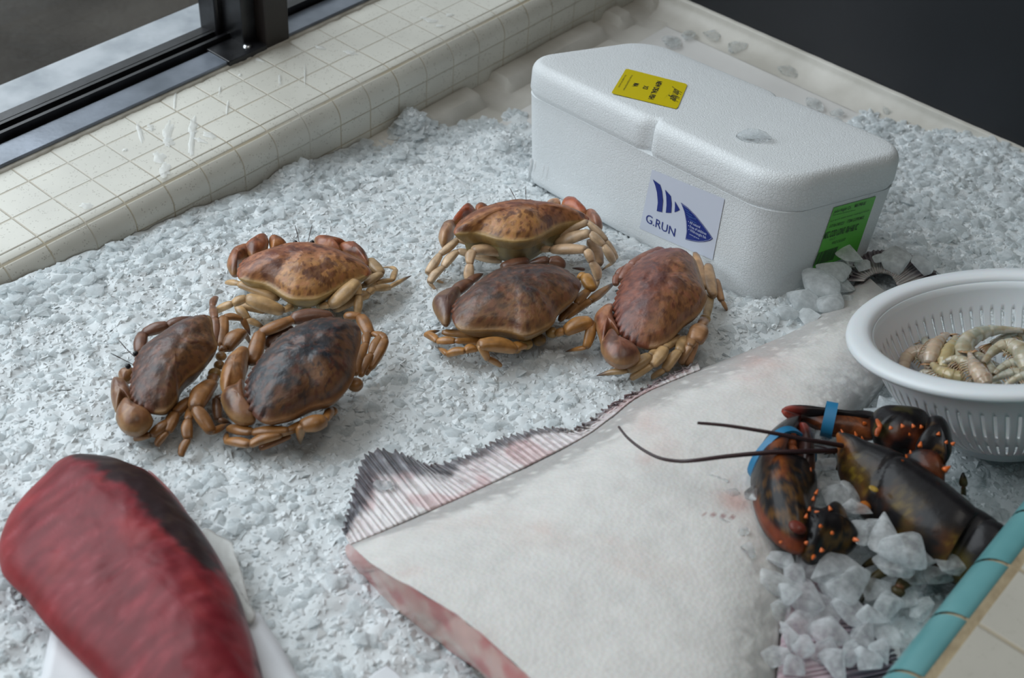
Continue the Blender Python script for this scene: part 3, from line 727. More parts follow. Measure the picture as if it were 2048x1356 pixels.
def crab(spec):
    Z = spec['z']; zx = lambda p: (Z[0]+p[0]/Z[2], Z[1]+p[1]/Z[2])
    cpx = zx(spec['c']); P0 = on(*cpx, spec['h0'])
    tow = nz(np.array([-P0[0], -P0[1], 0.])); side = np.cross(IN, tow)
    n = nz(IN+tow*math.tan(math.radians(spec['tc']))+side*math.tan(math.radians(spec.get('ts', 0))))
    out = [zx(p) for p in spec['outline']]
    pal = spec['pal']
    t = thing('crab', spec['label'], 'crab', on(*cpx), 'cooked-looking brown rock crabs' if 0 else 'crabs lying on the crushed ice')
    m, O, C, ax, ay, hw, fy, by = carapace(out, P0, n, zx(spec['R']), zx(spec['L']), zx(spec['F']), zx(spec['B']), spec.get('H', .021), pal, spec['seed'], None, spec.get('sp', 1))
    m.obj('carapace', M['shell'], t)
    # belly
    b = MB(); N = 60; Ob = O[np.linspace(0, len(O)-1, N+1).astype(int)[:-1]]
    drop = spec.get('drop', .02)
    prof = [(.86, -.004), (.80, -.012), (.66, -.017), (.4, -.019), (.05, -.02)]
    for r, z in prof:
        for i in range(N):
            p = C+(Ob[i]-C)*r+n*(z*drop/.02)-ay*0; b.v.append(tuple(p)); b.c.append(mixc(spec['belly'], tuple(q*.4 for q in spec['belly']), ss(-.1, .4, fbm(p, 90, spec['seed']))))
    for k in range(len(prof)-1):
        for i in range(N): b.f.append((k*N+i, k*N+(i+1) % N, (k+1)*N+(i+1) % N, (k+1)*N+i))
    b.f.append(tuple(range((len(prof)-1)*N, len(prof)*N)))
    for (p, h, w, c) in spec.get('balls', []):
        pp = on(*zx(p), h); ball(b, pp, w/Z[2]/2*pxm(pp), c, (1, 1, .8), spec['seed'])
    b.obj('belly', M['leg'], t)
    for kk, (kind, pts, ws, *o) in enumerate(spec['limbs']):
        col = o[0] if o else spec['leg']; P = [on(*zx(p[:2]), p[2]) for p in pts]; s_ = pxm(P0)
        mm = MB(); kw = dict(o[1]) if len(o) > 1 else {}
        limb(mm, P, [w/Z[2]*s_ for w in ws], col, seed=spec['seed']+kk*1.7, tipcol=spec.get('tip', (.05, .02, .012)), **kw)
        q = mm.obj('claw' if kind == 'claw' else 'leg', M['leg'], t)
    for kk, (kind, outl, h, T, col) in enumerate(spec.get('puffs', [])):
        o2 = [zx(p) for p in outl]; cp = np.mean(o2, 0); PP = on(cp[0], cp[1], h); sd = spec['seed']+kk*2.9
        def cf(P, r, q, sg, col=col, sd=sd):
            n1 = fbm(P, 70, sd); n2 = fbm(P, 240, sd+2); c = mixc(col, tuple(x*.45 for x in col), ss(0, .5, n1)); c = mixc(c, (min(1, col[0]*1.5+.05), min(1, col[1]*1.6+.05), min(1, col[2]*1.5+.02)), .6*ss(.05, .5, -n1)+.3*ss(.2, .5, n2))
            return mixc(c, (.36, .22, .09), ss(.80, 1, r)*.5)
        puff(kind, o2, PP, nz(IN*.75+n*.25), T*.75, T*.8, M['leg'], t, cf, N=64, NR=9, pw=2.6, pe=.65, extra=lambda P, r, q: .0006*fbm(P, 150, 3)*(1-r**4))
    # eyes and feelers
    fc = ray_plane(zx(spec['F']), P0, n)
    for s in ((-1, 1) if not spec.get('noeyes') else ()):
        e = MB(); ball(e, fc+ax*(s*hw*.13)+ay*.002+n*.001, .0022, (.02, .02, .025), n=6); e.obj('eye', M['eye'], t)
        a = MB(); p0 = fc+ax*(s*hw*.06); q = [p0, p0+ay*.008+n*.006+ax*s*.002, p0+ay*.014+n*.011+ax*s*.004]
        limb(a, q, [.0006, .0004], (.05, .02, .02), dact=True, flat=1, nr=6, ridge=False); a.obj('feeler', M['feeler'], t)
    return t
ZA = (180, 440, 2.8258); ZB = (830, 370, 3.103); ZC = (400, 440, 4.6545); ZD = (840, 380, 5.12)
PUFFS = 1
TAN = (.42, .24, .095); ORG = (.36, .13, .035); BRN = (.15, .055, .028); PALE = (.52, .34, .19)
pal_or = dict(rear=(.46, .22, .07), mid=(.36, .13, .055), dark=(.12, .03, .022), light=(.47, .19, .09), edge=(.36, .10, .035), under=(.40, .28, .10), k=.8, pits=1)
pal_dk = dict(rear=(.26, .12, .045), mid=(.13, .055, .035), dark=(.022, .018, .022), light=(.23, .09, .05), edge=(.17, .06, .03), under=(.30, .17, .06), k=1.0, base=.22)
pal_bl = dict(rear=(.21, .09, .03), mid=(.085, .042, .030), dark=(.012, .014, .020), light=(.16, .065, .035), edge=(.15, .055, .03), under=(.26, .12, .04), k=1.2, base=.48)
pal_rd = dict(rear=(.30, .13, .05), mid=(.20, .062, .038), dark=(.06, .022, .025), light=(.29, .10, .06), edge=(.22, .07, .04), under=(.34, .20, .09), k=.8)
CL = (.27, .085, .035); CLD = (.15, .06, .032)
K = lambda **k: k
crab(K(z=ZC, c=(970, 500), h0=.034, tc=5, seed=1.3, pal=pal_or, H=.016, sp=.6, puffs=[('claw', [(250, 410), (290, 320), (345, 272), (472, 246), (470, 330), (395, 385), (355, 440), (345, 500), (300, 510), (265, 470)], .024, .012, (.30, .10, .04)),
          ('claw', [(410, 262), (520, 175), (605, 143), (638, 185), (628, 270), (560, 320), (480, 345)], .028, .010, (.28, .08, .03)), ('claw', [(640, 186), (700, 160), (775, 196), (808, 240), (720, 290), (665, 295)], .026, .009, (.30, .10, .03)),
          ('claw', [(1065, 180), (1150, 170), (1260, 198), (1372, 230), (1290, 252), (1315, 300), (1180, 285), (1080, 250)], .028, .010, (.30, .09, .035)), ('claw', [(1285, 250), (1400, 226), (1500, 280), (1562, 350), (1560, 420), (1450, 360), (1330, 315)], .026, .011, (.28, .08, .035))],
  label='orange-tan crab with pale legs, on the ice behind the two darker left crabs',
  outline=[(345, 520), (360, 440), (400, 385), (480, 340), (600, 300), (700, 270), (790, 245), (880, 234), (960, 232), (1060, 238), (1160, 258), (1280, 292), (1400, 338), (1500, 385), (1558, 430), (1592, 490), (1500, 548), (1400, 575), (1320, 620), (1230, 675), (1150, 712), (1080, 738), (980, 745), (860, 738), (760, 695), (680, 640), (600, 600), (500, 580), (410, 562)],
  R=(1590, 490), L=(350, 510), F=(965, 232), B=(970, 742), belly=(.30, .21, .10), leg=(.50, .31, .14),
  balls=[((860, 800), .018, 110, (.42, .33, .17)), ((1130, 790), .018, 110, (.42, .33, .17)), ((990, 790), .016, 110, (.34, .25, .09)), ((1560, 500), .018, 130, PALE)],
  limbs=[('leg', [(860, 800, .018), (770, 850, .020), (435, 725, .030), (305, 780, .026), (135, 860, .016), (110, 950, .006)], [80, 175, 115, 105, 45]),
         ('leg', [(720, 730, .02), (370, 595, .024), (250, 580, .018)], [135, 80], None or (.50, .31, .14), {'dact': False}),
         ('leg', [(600, 850, .012), (350, 800, .014), (445, 930, .010), (600, 1020, .005)], [115, 100, 80]),
         ('leg', [(1130, 800, .018), (1215, 800, .022), (1465, 570, .034), (1480, 700, .026), (1465, 880, .014), (1385, 945, .008)], [95, 165, 95, 88, 45]),
         ('leg', [(1250, 830, .014), (1560, 690, .020), (1610, 640, .020), (1765, 625, .016), (1960, 518, .010)], [150, 90, 95, 55]),
         ('leg', [(1500, 620, .018), (1640, 590, .018), (1790, 560, .016), (1825, 465, .014), (1765, 440, .010), (1695, 442, .006)], [80, 65, 68, 50, 25]),
         ('leg', [(1540, 600, .02), (1690, 500, .022), (1580, 370, .024)], [100, 120], (.46, .30, .15), {'dact': False}),
         ('claw', [(1060, 250, .02), (930, 230, .018)], [70], (.36, .15, .06))]))
crab(K(z=ZD, c=(1040, 380), h0=.046, tc=-4, seed=4.1, pal=pal_or, H=.016, sp=.3, drop=.03, puffs=[('claw', [(320, 350), (380, 268), (490, 160), (545, 182), (565, 235), (480, 290), (400, 340)], .034, .010, (.36, .075, .025)), ('claw', [(570, 170), (640, 160), (700, 182), (640, 225), (572, 235)], .032, .007, (.42, .14, .06)),
          ('claw', [(1300, 125), (1420, 102), (1438, 150), (1380, 150)], .034, .005, (.5, .26, .14)), ('claw', [(1450, 155), (1480, 92), (1570, 105), (1655, 165), (1715, 235), (1640, 240), (1520, 190)], .036, .009, (.36, .075, .025)),
          ('claw', [(188, 490), (200, 440), (245, 375), (365, 350), (360, 430), (330, 480), (265, 545), (215, 550)], .030, .013, (.36, .19, .12)), ('claw', [(1690, 235), (1770, 250), (1845, 320), (1870, 385), (1800, 410), (1730, 340)], .034, .012, (.30, .12, .07))],
  label='orange and cream crab seen from behind, raised on arched legs beside the foam box',
  outline=[(345, 440), (385, 350), (450, 295), (560, 240), (700, 200), (800, 182), (900, 172), (1050, 168), (1200, 178), (1350, 195), (1500, 222), (1620, 250), (1720, 275), (1715, 315), (1560, 332), (1420, 370), (1320, 425), (1220, 480), (1130, 512), (1000, 527), (900, 520), (780, 500), (660, 462), (560, 442), (460, 450)],
  R=(1720, 300), L=(345, 440), F=(1050, 146), B=(1050, 525), belly=(.30, .23, .10), leg=(.60, .42, .26),
  balls=[((940, 590), .028, 120, (.46, .36, .19)), ((1235, 590), .028, 120, (.46, .36, .19)), ((1090, 560), .030, 130, (.36, .28, .1)), ((1040, 620), .022, 75, (.36, .28, .1)), ((1110, 625), .022, 75, (.36, .28, .1)), ((1160, 615), .022, 60, (.34, .26, .1)), ((1090, 660), .016, 130, (.28, .2, .07)), ((250, 480), .026, 120, (.58, .44, .24)), ((1790, 330), .03, 130, (.55, .38, .22))],
  limbs=[('leg', [(930, 650, .024), (860, 650, .026), (545, 615, .036), (510, 760, .028), (500, 940, .016), (510, 1010, .008)], [105, 160, 108, 112, 50], (.60, .40, .24)),
         ('leg', [(830, 720, .018), (560, 670, .022), (385, 625, .026), (240, 790, .018), (95, 950, .010), (185, 1050, .003)], [135, 110, 108, 100, 45]),
         ('leg', [(670, 560, .026), (390, 500, .032), (205, 660, .024), (75, 850, .014), (140, 915, .006)], [150, 100, 105, 60]),
         ('leg', [(175, 930, .006), (275, 982, .002)], [45]),
         ('leg', [(1240, 610, .026), (1345, 610, .03), (1700, 610, .038), (1755, 740, .030), (1825, 920, .016), (1800, 1010, .008)], [100, 150, 105, 120, 55], (.60, .40, .24)),
         ('leg', [(1390, 560, .026), (1740, 440, .040), (1880, 565, .032), (1985, 740, .018), (1855, 830, .006)], [165, 115, 120, 50]),
         ('leg', [(1400, 480, .03), (1715, 330, .044), (1910, 520, .032), (2015, 700, .018), (1930, 780, .008)], [135, 100, 90, 45]),
         ('leg', [(1740, 520, .022), (1830, 770, .010)], [150], (.50, .32, .19), {'dact': False}),
         ('leg', [(1680, 815, .006), (1560, 800, .004)], [50], (.12, .05, .03))]))
crab(K(z=ZA, c=(470, 820), h0=.034, tc=12, ts=0, seed=8.2, pal=dict(pal_dk, k=.8), H=.015, puffs=[('claw', [(125, 905), (165, 898), (205, 920), (245, 985), (240, 1050), (195, 1020), (150, 1090), (118, 1000)], .020, .010, CLD), ('claw', [(160, 870), (220, 845), (255, 855), (250, 890), (190, 915)], .018, .008, (.2, .08, .03)),
          ('claw', [(148, 1090), (195, 1022), (255, 1062), (345, 1108), (352, 1150), (285, 1195), (205, 1192), (155, 1150)], .020, .014, (.22, .09, .035))],
  label='brown crab at the far left of the group, facing left with claws tucked under',
  outline=[(250, 800), (240, 850), (228, 930), (238, 1020), (290, 1072), (400, 1092), (450, 1062), (490, 1010), (505, 950), (550, 890), (605, 850), (655, 800), (690, 750), (722, 712), (700, 640), (690, 565), (665, 538), (600, 545), (520, 572), (450, 612), (380, 660), (305, 715), (268, 760)],
  R=(680, 545), L=(380, 1090), F=(252, 800), B=(640, 830), belly=(.24, .13, .05), leg=(.26, .11, .03),
  balls=[((705, 868), .018, 75, (.4, .24, .08)), ((740, 770), .02, 60, (.36, .2, .07)), ((730, 820), .018, 60, (.3, .16, .05))],
  limbs=[('claw', [(285, 750, .022), (300, 640, .024), (440, 595, .028), (610, 550, .028)], [85, 95, 85], CLD),
         ('leg', [(730, 740, .02), (775, 730, .02), (865, 630, .024), (915, 715, .008)], [60, 105, 50]),
         ('leg', [(745, 710, .02), (755, 550, .026), (860, 560, .022), (905, 650, .01)], [80, 60, 45]),
         ('leg', [(700, 710, .02), (705, 560, .028), (692, 490, .022), (712, 437, .018)], [70, 55, 50], (.2, .08, .035), {'dact': False}),
         ('leg', [(710, 880, .016), (690, 920, .02), (595, 1060, .024), (690, 1200, .014), (800, 1150, .006)], [70, 118, 82, 50]),
         ('leg', [(590, 1040, .014), (555, 1130, .018), (555, 1240, .012), (515, 1335, .004)], [62, 66, 50], (.26, .11, .03), {'dact': False}),
         ('leg', [(570, 1010, .016), (480, 1090, .018), (435, 1200, .012), (375, 1275, .004)], [75, 75, 58], (.26, .11, .03), {'dact': False}),
         ('leg', [(520, 1060, .014), (440, 1140, .016), (345, 1215, .010), (255, 1232, .004)], [60, 75, 62], (.26, .11, .03), {'dact': False})]))
crab(K(z=ZA, c=(1210, 850), h0=.040, tc=12, ts=0, seed=12.7, pal=pal_bl, noeyes=1, H=.018, sp=1.5, puffs=[('claw', [(868, 722), (900, 738), (892, 800), (880, 880), (862, 922), (800, 958), (762, 985), (735, 935), (742, 860), (778, 790), (830, 740)], .030, .012, (.30, .125, .038)),
          ('claw', [(866, 912), (886, 1000), (905, 1080), (938, 1130), (880, 1146), (812, 1126), (760, 1072), (738, 1005), (772, 962), (822, 945)], .026, .014, (.19, .075, .03))],
  label='large nearly black crab with orange claws, foremost of the three left crabs',
  outline=[(885, 1010), (880, 940), (892, 890), (930, 830), (980, 760), (1040, 692), (1100, 642), (1180, 600), (1260, 570), (1340, 556), (1420, 560), (1500, 582), (1532, 630), (1530, 700), (1508, 790), (1495, 880), (1450, 960), (1370, 1032), (1250, 1065), (1150, 1115), (1060, 1142), (990, 1147), (920, 1100)],
  R=(1510, 600), L=(940, 1120), F=(1000, 740), B=(1420, 980), belly=(.2, .1, .035), leg=(.29, .125, .032),
  balls=[((1500, 930), .016, 90, (.34, .16, .05)), ((1370, 1080), .016, 60, (.3, .14, .04))],
  limbs=[('claw', [(915, 810, .022), (960, 640, .030), (1150, 560, .034)], [100, 90], (.28, .115, .03), {'dact': False}), ('claw', [(1140, 560, .034), (1370, 550, .030)], [125], CLD, {'dact': False}),
         ('claw', [(1000, 720, .02), (1130, 610, .024)], [130], (.10, .04, .02), {'dact': False}),
         ('claw', [(860, 800, .02), (850, 930, .02)], [90], (.2, .08, .03)),
         ('leg', [(1440, 540, .022), (1530, 545, .024), (1585, 650, .022)], [70, 90], (.29, .12, .03), {'dact': False}),
         ('leg', [(1570, 640, .022), (1560, 700, .022), (1500, 870, .016)], [60, 70], (.28, .12, .032), {'dact': False}),
         ('leg', [(1590, 640, .022), (1640, 660, .024), (1590, 760, .020), (1530, 880, .014)], [50, 60, 62], (.28, .12, .032), {'dact': False}),
         ('leg', [(1610, 640, .022), (1670, 675, .024), (1580, 840, .014), (1555, 870, .01)], [55, 75, 60], (.30, .13, .035), {'dact': False}),
         ('leg', [(1360, 1070, .018), (1330, 1130, .026), (1195, 1165, .026), (1180, 1275, .008)], [60, 118, 75], (.30, .13, .035)),
         ('leg', [(1290, 1130, .018), (1120, 1190, .022), (920, 1200, .018), (785, 1175, .010)], [60, 72, 75], (.29, .125, .032), {'dact': False}),
         ('leg', [(1230, 1170, .016), (1080, 1210, .020), (905, 1270, .014), (770, 1250, .008), (785, 1195, .004)], [60, 78, 72, 40], (.30, .13, .035)),
         ('leg', [(1130, 1220, .012), (960, 1290, .006)], [60], (.30, .12, .04), {'dact': False}),
         ('leg', [(800, 1000, .014), (705, 1010, .014), (725, 1130, .010), (800, 1150, .006)], [60, 66, 50], (.18, .08, .035))]))
crab(K(z=ZB, c=(640, 700), h0=.034, tc=4, seed=17.9, pal=dict(pal_dk, k=.85), noeyes=1, H=.018, puffs=[('claw', [(106, 740), (130, 700), (190, 668), (275, 645), (282, 690), (245, 780), (215, 852), (178, 862), (130, 805)], .026, .013, (.13, .06, .045))],
  label='dark brown crab with orange legs, crouched under the raised crab',
  outline=[(228, 800), (245, 735), (300, 690), (370, 622), (440, 572), (520, 535), (600, 518), (720, 508), (850, 512), (930, 530), (990, 570), (1032, 612), (1020, 660), (985, 715), (900, 785), (860, 855), (790, 900), (690, 938), (600, 915), (500, 905), (330, 908), (262, 885), (235, 845)],
  R=(1030, 620), L=(230, 830), F=(620, 520), B=(700, 935), belly=(.2, .11, .04), leg=(.40, .18, .045),
  balls=[((850, 915), .018, 80, (.38, .22, .07)), ((690, 985), .016, 85, (.40, .24, .07)), ((770, 960), .016, 90, (.2, .11, .03)), ((630, 1020), .014, 60, (.4, .22, .07))],
  limbs=[('claw', [(230, 690, .026), (340, 600, .026), (420, 550, .022)], [95, 70], CLD),
         ('claw', [(540, 510, .024), (700, 470, .026)], [95], CLD, {'dact': False}), ('claw', [(930, 500, .026), (830, 470, .03), (710, 480, .028)], [95, 80], CLD),
         ('leg', [(1010, 580, .026), (1060, 560, .03), (1100, 650, .026)], [70, 95], (.42, .2, .04), {'dact': False}),
         ('leg', [(900, 840, .016), (1000, 740, .022), (1080, 650, .024)], [60, 65], (.32, .15, .04), {'dact': False}),
         ('leg', [(930, 820, .016), (1085, 720, .02), (1225, 605, .014)], [75, 68], (.36, .17, .045)),
         ('leg', [(880, 920, .018), (930, 910, .022), (1095, 845, .028), (1060, 1010, .012), (940, 1030, .004)], [75, 122, 72, 42]),
         ('leg', [(680, 1000, .016), (620, 1015, .02), (400, 995, .028), (450, 1080, .016), (530, 1120, .006)], [80, 125, 75, 60], (.40, .18, .045), {'dact': False}),
         ('leg', [(480, 1000, .012), (380, 1015, .016), (310, 1030, .016), (200, 1050, .01), (130, 1010, .005)], [70, 72, 72, 45]),
         ('leg', [(500, 970, .012), (250, 968, .016), (140, 970, .012), (68, 925, .008), (150, 902, .004)], [60, 66, 62, 40]),
         ('leg', [(440, 940, .014), (175, 915, .014)], [68], (.33, .16, .05), {'dact': False})]))
crab(K(z=ZB, c=(1500, 700), h0=.036, tc=10, ts=0, seed=23.3, pal=pal_rd, noeyes=1, H=.018, sp=1.2, puffs=[('claw', [(1112, 830), (1150, 775), (1200, 745), (1236, 758), (1230, 830), (1270, 940), (1205, 912), (1165, 1005), (1140, 940)], .026, .012, (.26, .09, .045)),
          ('claw', [(1206, 908), (1235, 958), (1300, 985), (1392, 1042), (1388, 1088), (1320, 1116), (1250, 1110), (1182, 1070), (1150, 1012), (1172, 952)], .026, .014, (.23, .085, .05))],
  label='reddish-brown crab with pale speckled legs, against the foot of the foam box',
  outline=[(1240, 830), (1232, 750), (1248, 690), (1280, 600), (1330, 530), (1400, 462), (1480, 420), (1560, 400), (1640, 398), (1700, 425), (1742, 470), (1772, 560), (1798, 640), (1815, 690), (1790, 760), (1750, 812), (1680, 862), (1620, 925), (1560, 980), (1480, 1012), (1380, 1000), (1300, 958), (1252, 895)],
  R=(1680, 410), L=(1420, 1008), F=(1240, 720), B=(1800, 720), belly=(.3, .18, .08), leg=(.40, .23, .10),
  balls=[((1800, 830), .018, 70, (.4, .25, .1)), ((1820, 700), .018, 50, (.42, .28, .14)), ((1760, 880), .018, 60, (.38, .22, .09))],
  limbs=[('claw', [(1280, 590, .024), (1340, 500, .028), (1530, 400, .030)], [90, 95], (.24, .085, .05), {'dact': False}), ('claw', [(1245, 620, .02), (1260, 560, .022), (1345, 480, .026)], [60, 75], (.26, .1, .06)),
         ('claw', [(1210, 800, .024), (1235, 960, .024)], [100], (.24, .085, .05)),
         ('leg', [(1740, 430, .026), (1790, 640, .024)], [70], (.42, .24, .11), {'dact': False}),
         ('leg', [(1820, 500, .026), (1850, 690, .022)], [85], (.42, .25, .12), {'dact': False}),
         ('leg', [(1870, 590, .024), (1905, 720, .016), (1945, 792, .006)], [60, 40], (.38, .2, .09)),
         ('leg', [(1835, 680, .018), (1800, 850, .016)], [62], (.42, .28, .13), {'dact': False}),
         ('leg', [(1790, 830, .02), (1770, 880, .026), (1740, 975, .024), (1690, 1120, .008)], [70, 125, 72], (.36, .18, .08), {'dact': False}),
         ('leg', [(1640, 940, .018), (1550, 1010, .024), (1470, 1120, .018), (1340, 1200, .006)], [72, 85, 68], (.44, .27, .12), {'dact': False}),
         ('leg', [(1540, 1010, .018), (1460, 1060, .022), (1320, 1150, .014), (1130, 1190, .005)], [65, 90, 58], (.44, .27, .12)),
         ('leg', [(1690, 950, .02), (1640, 1030, .022), (1550, 1150, .012), (1470, 1195, .004)], [78, 75, 55], (.44, .27, .12), {'dact': False}),
         ('leg', [(1740, 900, .02), (1710, 1000, .024), (1650, 1110, .010)], [75, 70], (.34, .18, .08), {'dact': False})]))
# ================================================================ HALIBUT
M['fish'] = vcol('fish_skin', .42, 330, .35, .0006, .05, 60, 'voronoi', Subsurface_Weight=.12, Subsurface_Scale=.006)
M['flesh'] = vcol('fish_flesh', .3, 90, .4, .001, .10, 40, Subsurface_Weight=.2, Subsurface_Scale=.01, Coat_Weight=.3, Coat_Roughness=.15)
fL = [(700, 1089), (850, 1024), (1010, 952), (1168, 872), (1274, 793), (1400, 738), (1500, 700), (1600, 655), (1680, 600), (1728, 545)]
fR = [(1520, 1850), (1545, 1500), (1560, 1290), (1590, 1120), (1620, 1000), (1660, 900), (1700, 840), (1765, 770), (1800, 690), (1790, 600)]
NT, NSs = 150, 110
Lc = catmull(fL, NT, False); Rc = catmull(fR, NT, False)
cutc = catmull([(700, 1089), (735, 1122), (783, 1153), (851, 1190), (936, 1248), (1063, 1357), (1240, 1530), (1400, 1700), (1520, 1850)], NSs, False)
# distribute the cut edge along the width
fish = thing('halibut', 'headless white-bellied halibut lying diagonally, thick cut end towards the front', 'fish', on(1250, 1000))
V = []; Cc = []; 
def fh(s, t):
    top = .030*(1-.55*t)*(1-ss(.72, 1.0, t)*.55)
    return .007+top*max(0, 1-abs(2*s-1)**2.6)**.62
for i in range(NT):
    t = i/(NT-1); 
    for j in range(NSs):
        s = j/(NSs-1)
        q = Lc[i]*(1-s)+Rc[i]*s
        w = math.exp(-(t/.10)**2)
        base = Lc[0]*(1-s)+Rc[0]*s
        q = q+(cutc[j]-base)*w
        h = fh(s, t)
        P = on(q[0], q[1], h*.999)
        P = P+IN*(.0008*fbm(P, 14, 3)+.0004*fbm(P, 60, 4))*(1 if 0 < j < NSs-1 else 0)
        V.append(P)
        c = (.70, .685, .66); n1 = fbm(P, 12, 1); n2 = fbm(P, 40, 2); n3 = fbm(P, 160, 6); 
        pxx, pyy = q
        c = mixc(c, (.64, .56, .52), ss(.1, .7, n1)*.4)
        c = mixc(c, (.62, .46, .42), ss(.25, .8, n2)*ss(.0, .5, n1)*.35)
        e = s*np.linalg.norm(Rc[i]-Lc[i]); er = (1-s)*np.linalg.norm(Rc[i]-Lc[i])
        g = ss(58, 22, e+18*n2)*ss(-.3, .1, n3+.45*ss(40, 25, e))*(1-.3*t)
        g = max(g*.75, .55*ss(120, 50, er+35*n2+20*n1)*ss(-.6, .3, n3))
        if 1650 < pxx < 1830 and pyy > 690: g = max(g, ss(720, 800, pyy)*ss(1640, 1720, pxx)*ss(-.5, .2, n3+n2)*.8)
        g = max(g, .65*ss(620, 570, pyy+20*n2)*ss(1690, 1720, pxx))
        c = mixc(c, (.20, .19, .19), g*.8)
        for (bx, by, br, bw) in [(1460, 985, 30, .5), (1300, 850, 40, .3), (1520, 735, 60, .35), (1330, 890, 30, .25), (1480, 1010, 22, .5), (1290, 920, 20, .25)]:
            c = mixc(c, (.58, .28, .23), bw*math.exp(-((pxx-bx)**2+(pyy-by)**2*1.5)/(br*br))*(.7+.8*n2))
        if abs(pyy-1028-.12*(pxx-1410)) < 2.2+2*n2 and 1405 < pxx < 1470: c = mixc(c, (.3, .1, .1), .7)
        Cc.append(c)
Fq = [(i*NSs+j, i*NSs+j+1, (i+1)*NSs+j+1, (i+1)*NSs+j) for i in range(NT-1) for j in range(NSs-1)]
mesh_obj('skin', V, Fq, M['fish'], fish, cols=Cc)
# underside and side skirts, and the cut face
m = MB(); NB = NSs
for i in range(NT):
    for j in (0, NSs-1):
        P = V[i*NSs+j]; m.v += [tuple(P), (P[0], P[1], icez(P[0], P[1])-.006)]; m.c += [Cc[i*NSs+j], (.4, .38, .36)]
for i in range(NT-1):
    a = i*4; b = a+4; m.f += [(a, a+1, b+1, b), (a+2, a+3, b+3, b+2), (a+1, a+3, b+3, b+1)]
a = (NT-1)*4; m.f.append((a, a+1, a+3, a+2))
m.obj('edge_skin', M['fish'], fish)
m = MB(); NK = 14
cb = catmull([(688, 1100), (700, 1124), (740, 1168), (790, 1222), (880, 1287), (975, 1360), (1150, 1530), (1330, 1700), (1500, 1880)], NSs, False)
for j in range(NSs):
    A = V[j]; B = on(cb[j][0], cb[j][1], -.003)
    for k in range(NK):
        u = k/(NK-1); P = A*(1-u)+B*u; bul = math.sin(math.pi*min(1, u*1.0))
        mus = abs(math.sin(j*.115+.8*math.sin(j*.05)))**.35
        P = P-nz(np.cross(IN, V[min(NSs-1, j+1)]-V[max(0, j-1)]))*0+IN*.001*bul+nz(np.array([-A[0], -A[1], 0]))*(.005*bul*mus-.0012*ss(.3, 0, mus)) + .0006*fbm(P, 80, 5)
        c = mixc((.60, .40, .36), (.52, .20, .19), ss(-.1, .35, fbm(P, 28, 8)))
        c = mixc(c, (.66, .56, .50), ss(.1, .4, fbm(P, 45, 12))*.7)
        c = mixc(c, (.38, .10, .10), ss(.45, .1, mus)*.7+.55*ss(.10, .0, u)*ss(.0, .3, fbm(P, 60, 2)))
        c = mixc(c, (.45, .14, .14), ss(.28, .12, j/NSs)*.5)
        if j < 6: c = mixc(c, (.6, .45, .42), .6)
        m.v.append(tuple(P)); m.c.append(c)
for j in range(NSs-1):
    for k in range(NK-1): m.f.append((j*NK+k, (j+1)*NK+k, (j+1)*NK+k+1, j*NK+k+1))
cf = m.obj('cut_face', M['flesh'], fish); cf['label'] = 'pink raw cut face'
# fins: ribbed sheets
def finsheet(inner, outer, nr_, nt_, h0, h1, colf, name, parent, ray_n, amp=.0012, jag=6, swirl=0):
    A = resample(inner, nr_, False); B = resample(outer, nr_, False); m = MB()
    for i in range(nr_):
        ph = i/nr_*ray_n+.9*nse((i*.012, 2, 0), 1, 5)+.5*nse((i*.05, 7, 0), 1, 5); rb_ = abs((ph % 1)-.5)*2
        for k in range(nt_):
            u = k/(nt_-1); q = A[i]*(1-u)+B[i]*u
            q = q+(B[i]-A[i])/np.linalg.norm(B[i]-A[i])*((jag*(rb_-.5)*2+6*nse((i*.045, 1, 0), 1, 3))*u**5)
            P = on(q[0], q[1], h0*(1-u)+h1*u+amp*(rb_-.5)*2*(.25+u)+.002*nse((i*.02, u*2, 0), 3, 2)*u)
            m.v.append(tuple(P)); m.c.append(colf(u, rb_, P, i/nr_))
    n0 = len(m.v)
    for i in range(nr_-1):
        for k in range(nt_-1): m.f.append((i*nt_+k, (i+1)*nt_+k, (i+1)*nt_+k+1, i*nt_+k+1))
    o = m.obj(name, M['fish'], parent); so = o.modifiers.new('s', 'SOLIDIFY'); so.thickness = .0012; so.offset = -1
    return o
def finc(u, rb_, P, t):
    c = mixc((.72, .67, .67), (.60, .50, .51), .35*(1-rb_)+.5*fbm(P, 40, 2))
    c = mixc(c, (.50, .28, .28), .5*ss(.15, .4, fbm(P, 30, 9)))
    dk = ss(.56, .86, u+.16*fbm(P, 60, 4)+.10*rb_+.12*math.sin(t*9))
    c = mixc(c, mixc((.035, .035, .045), (.22, .23, .26), .55*(1-rb_)+.3*fbm(P, 90, 1)), dk*(.95-.35*t))
    return c
finsheet([(701, 1088), (750, 1068), (850, 1024), (930, 990), (1010, 952), (1090, 913), (1168, 872), (1220, 835), (1274, 793), (1340, 762), (1400, 738)],
         [(688, 1060), (712, 960), (738, 905), (790, 903), (860, 930), (940, 908), (1000, 878), (1090, 856), (1150, 858), (1215, 815), (1300, 770), (1395, 722)][0:12],
         1100, 26, .011, .010, finc, 'fin', fish, 62, jag=5)
def finc2(u, rb_, P, t):
    c = mixc((.52, .42, .45), (.42, .30, .34), (1-rb_)); return mixc(c, (.07, .06, .09), ss(.3, .9, u+.3*fbm(P, 70, 3))*.8)
finsheet([(1545, 1500), (1560, 1300), (1580, 1180), (1600, 1100)], [(1800, 1420), (1790, 1320), (1740, 1230), (1680, 1150)], 400, 14, .012, .0, finc2, 'fin', fish, 30, jag=8)
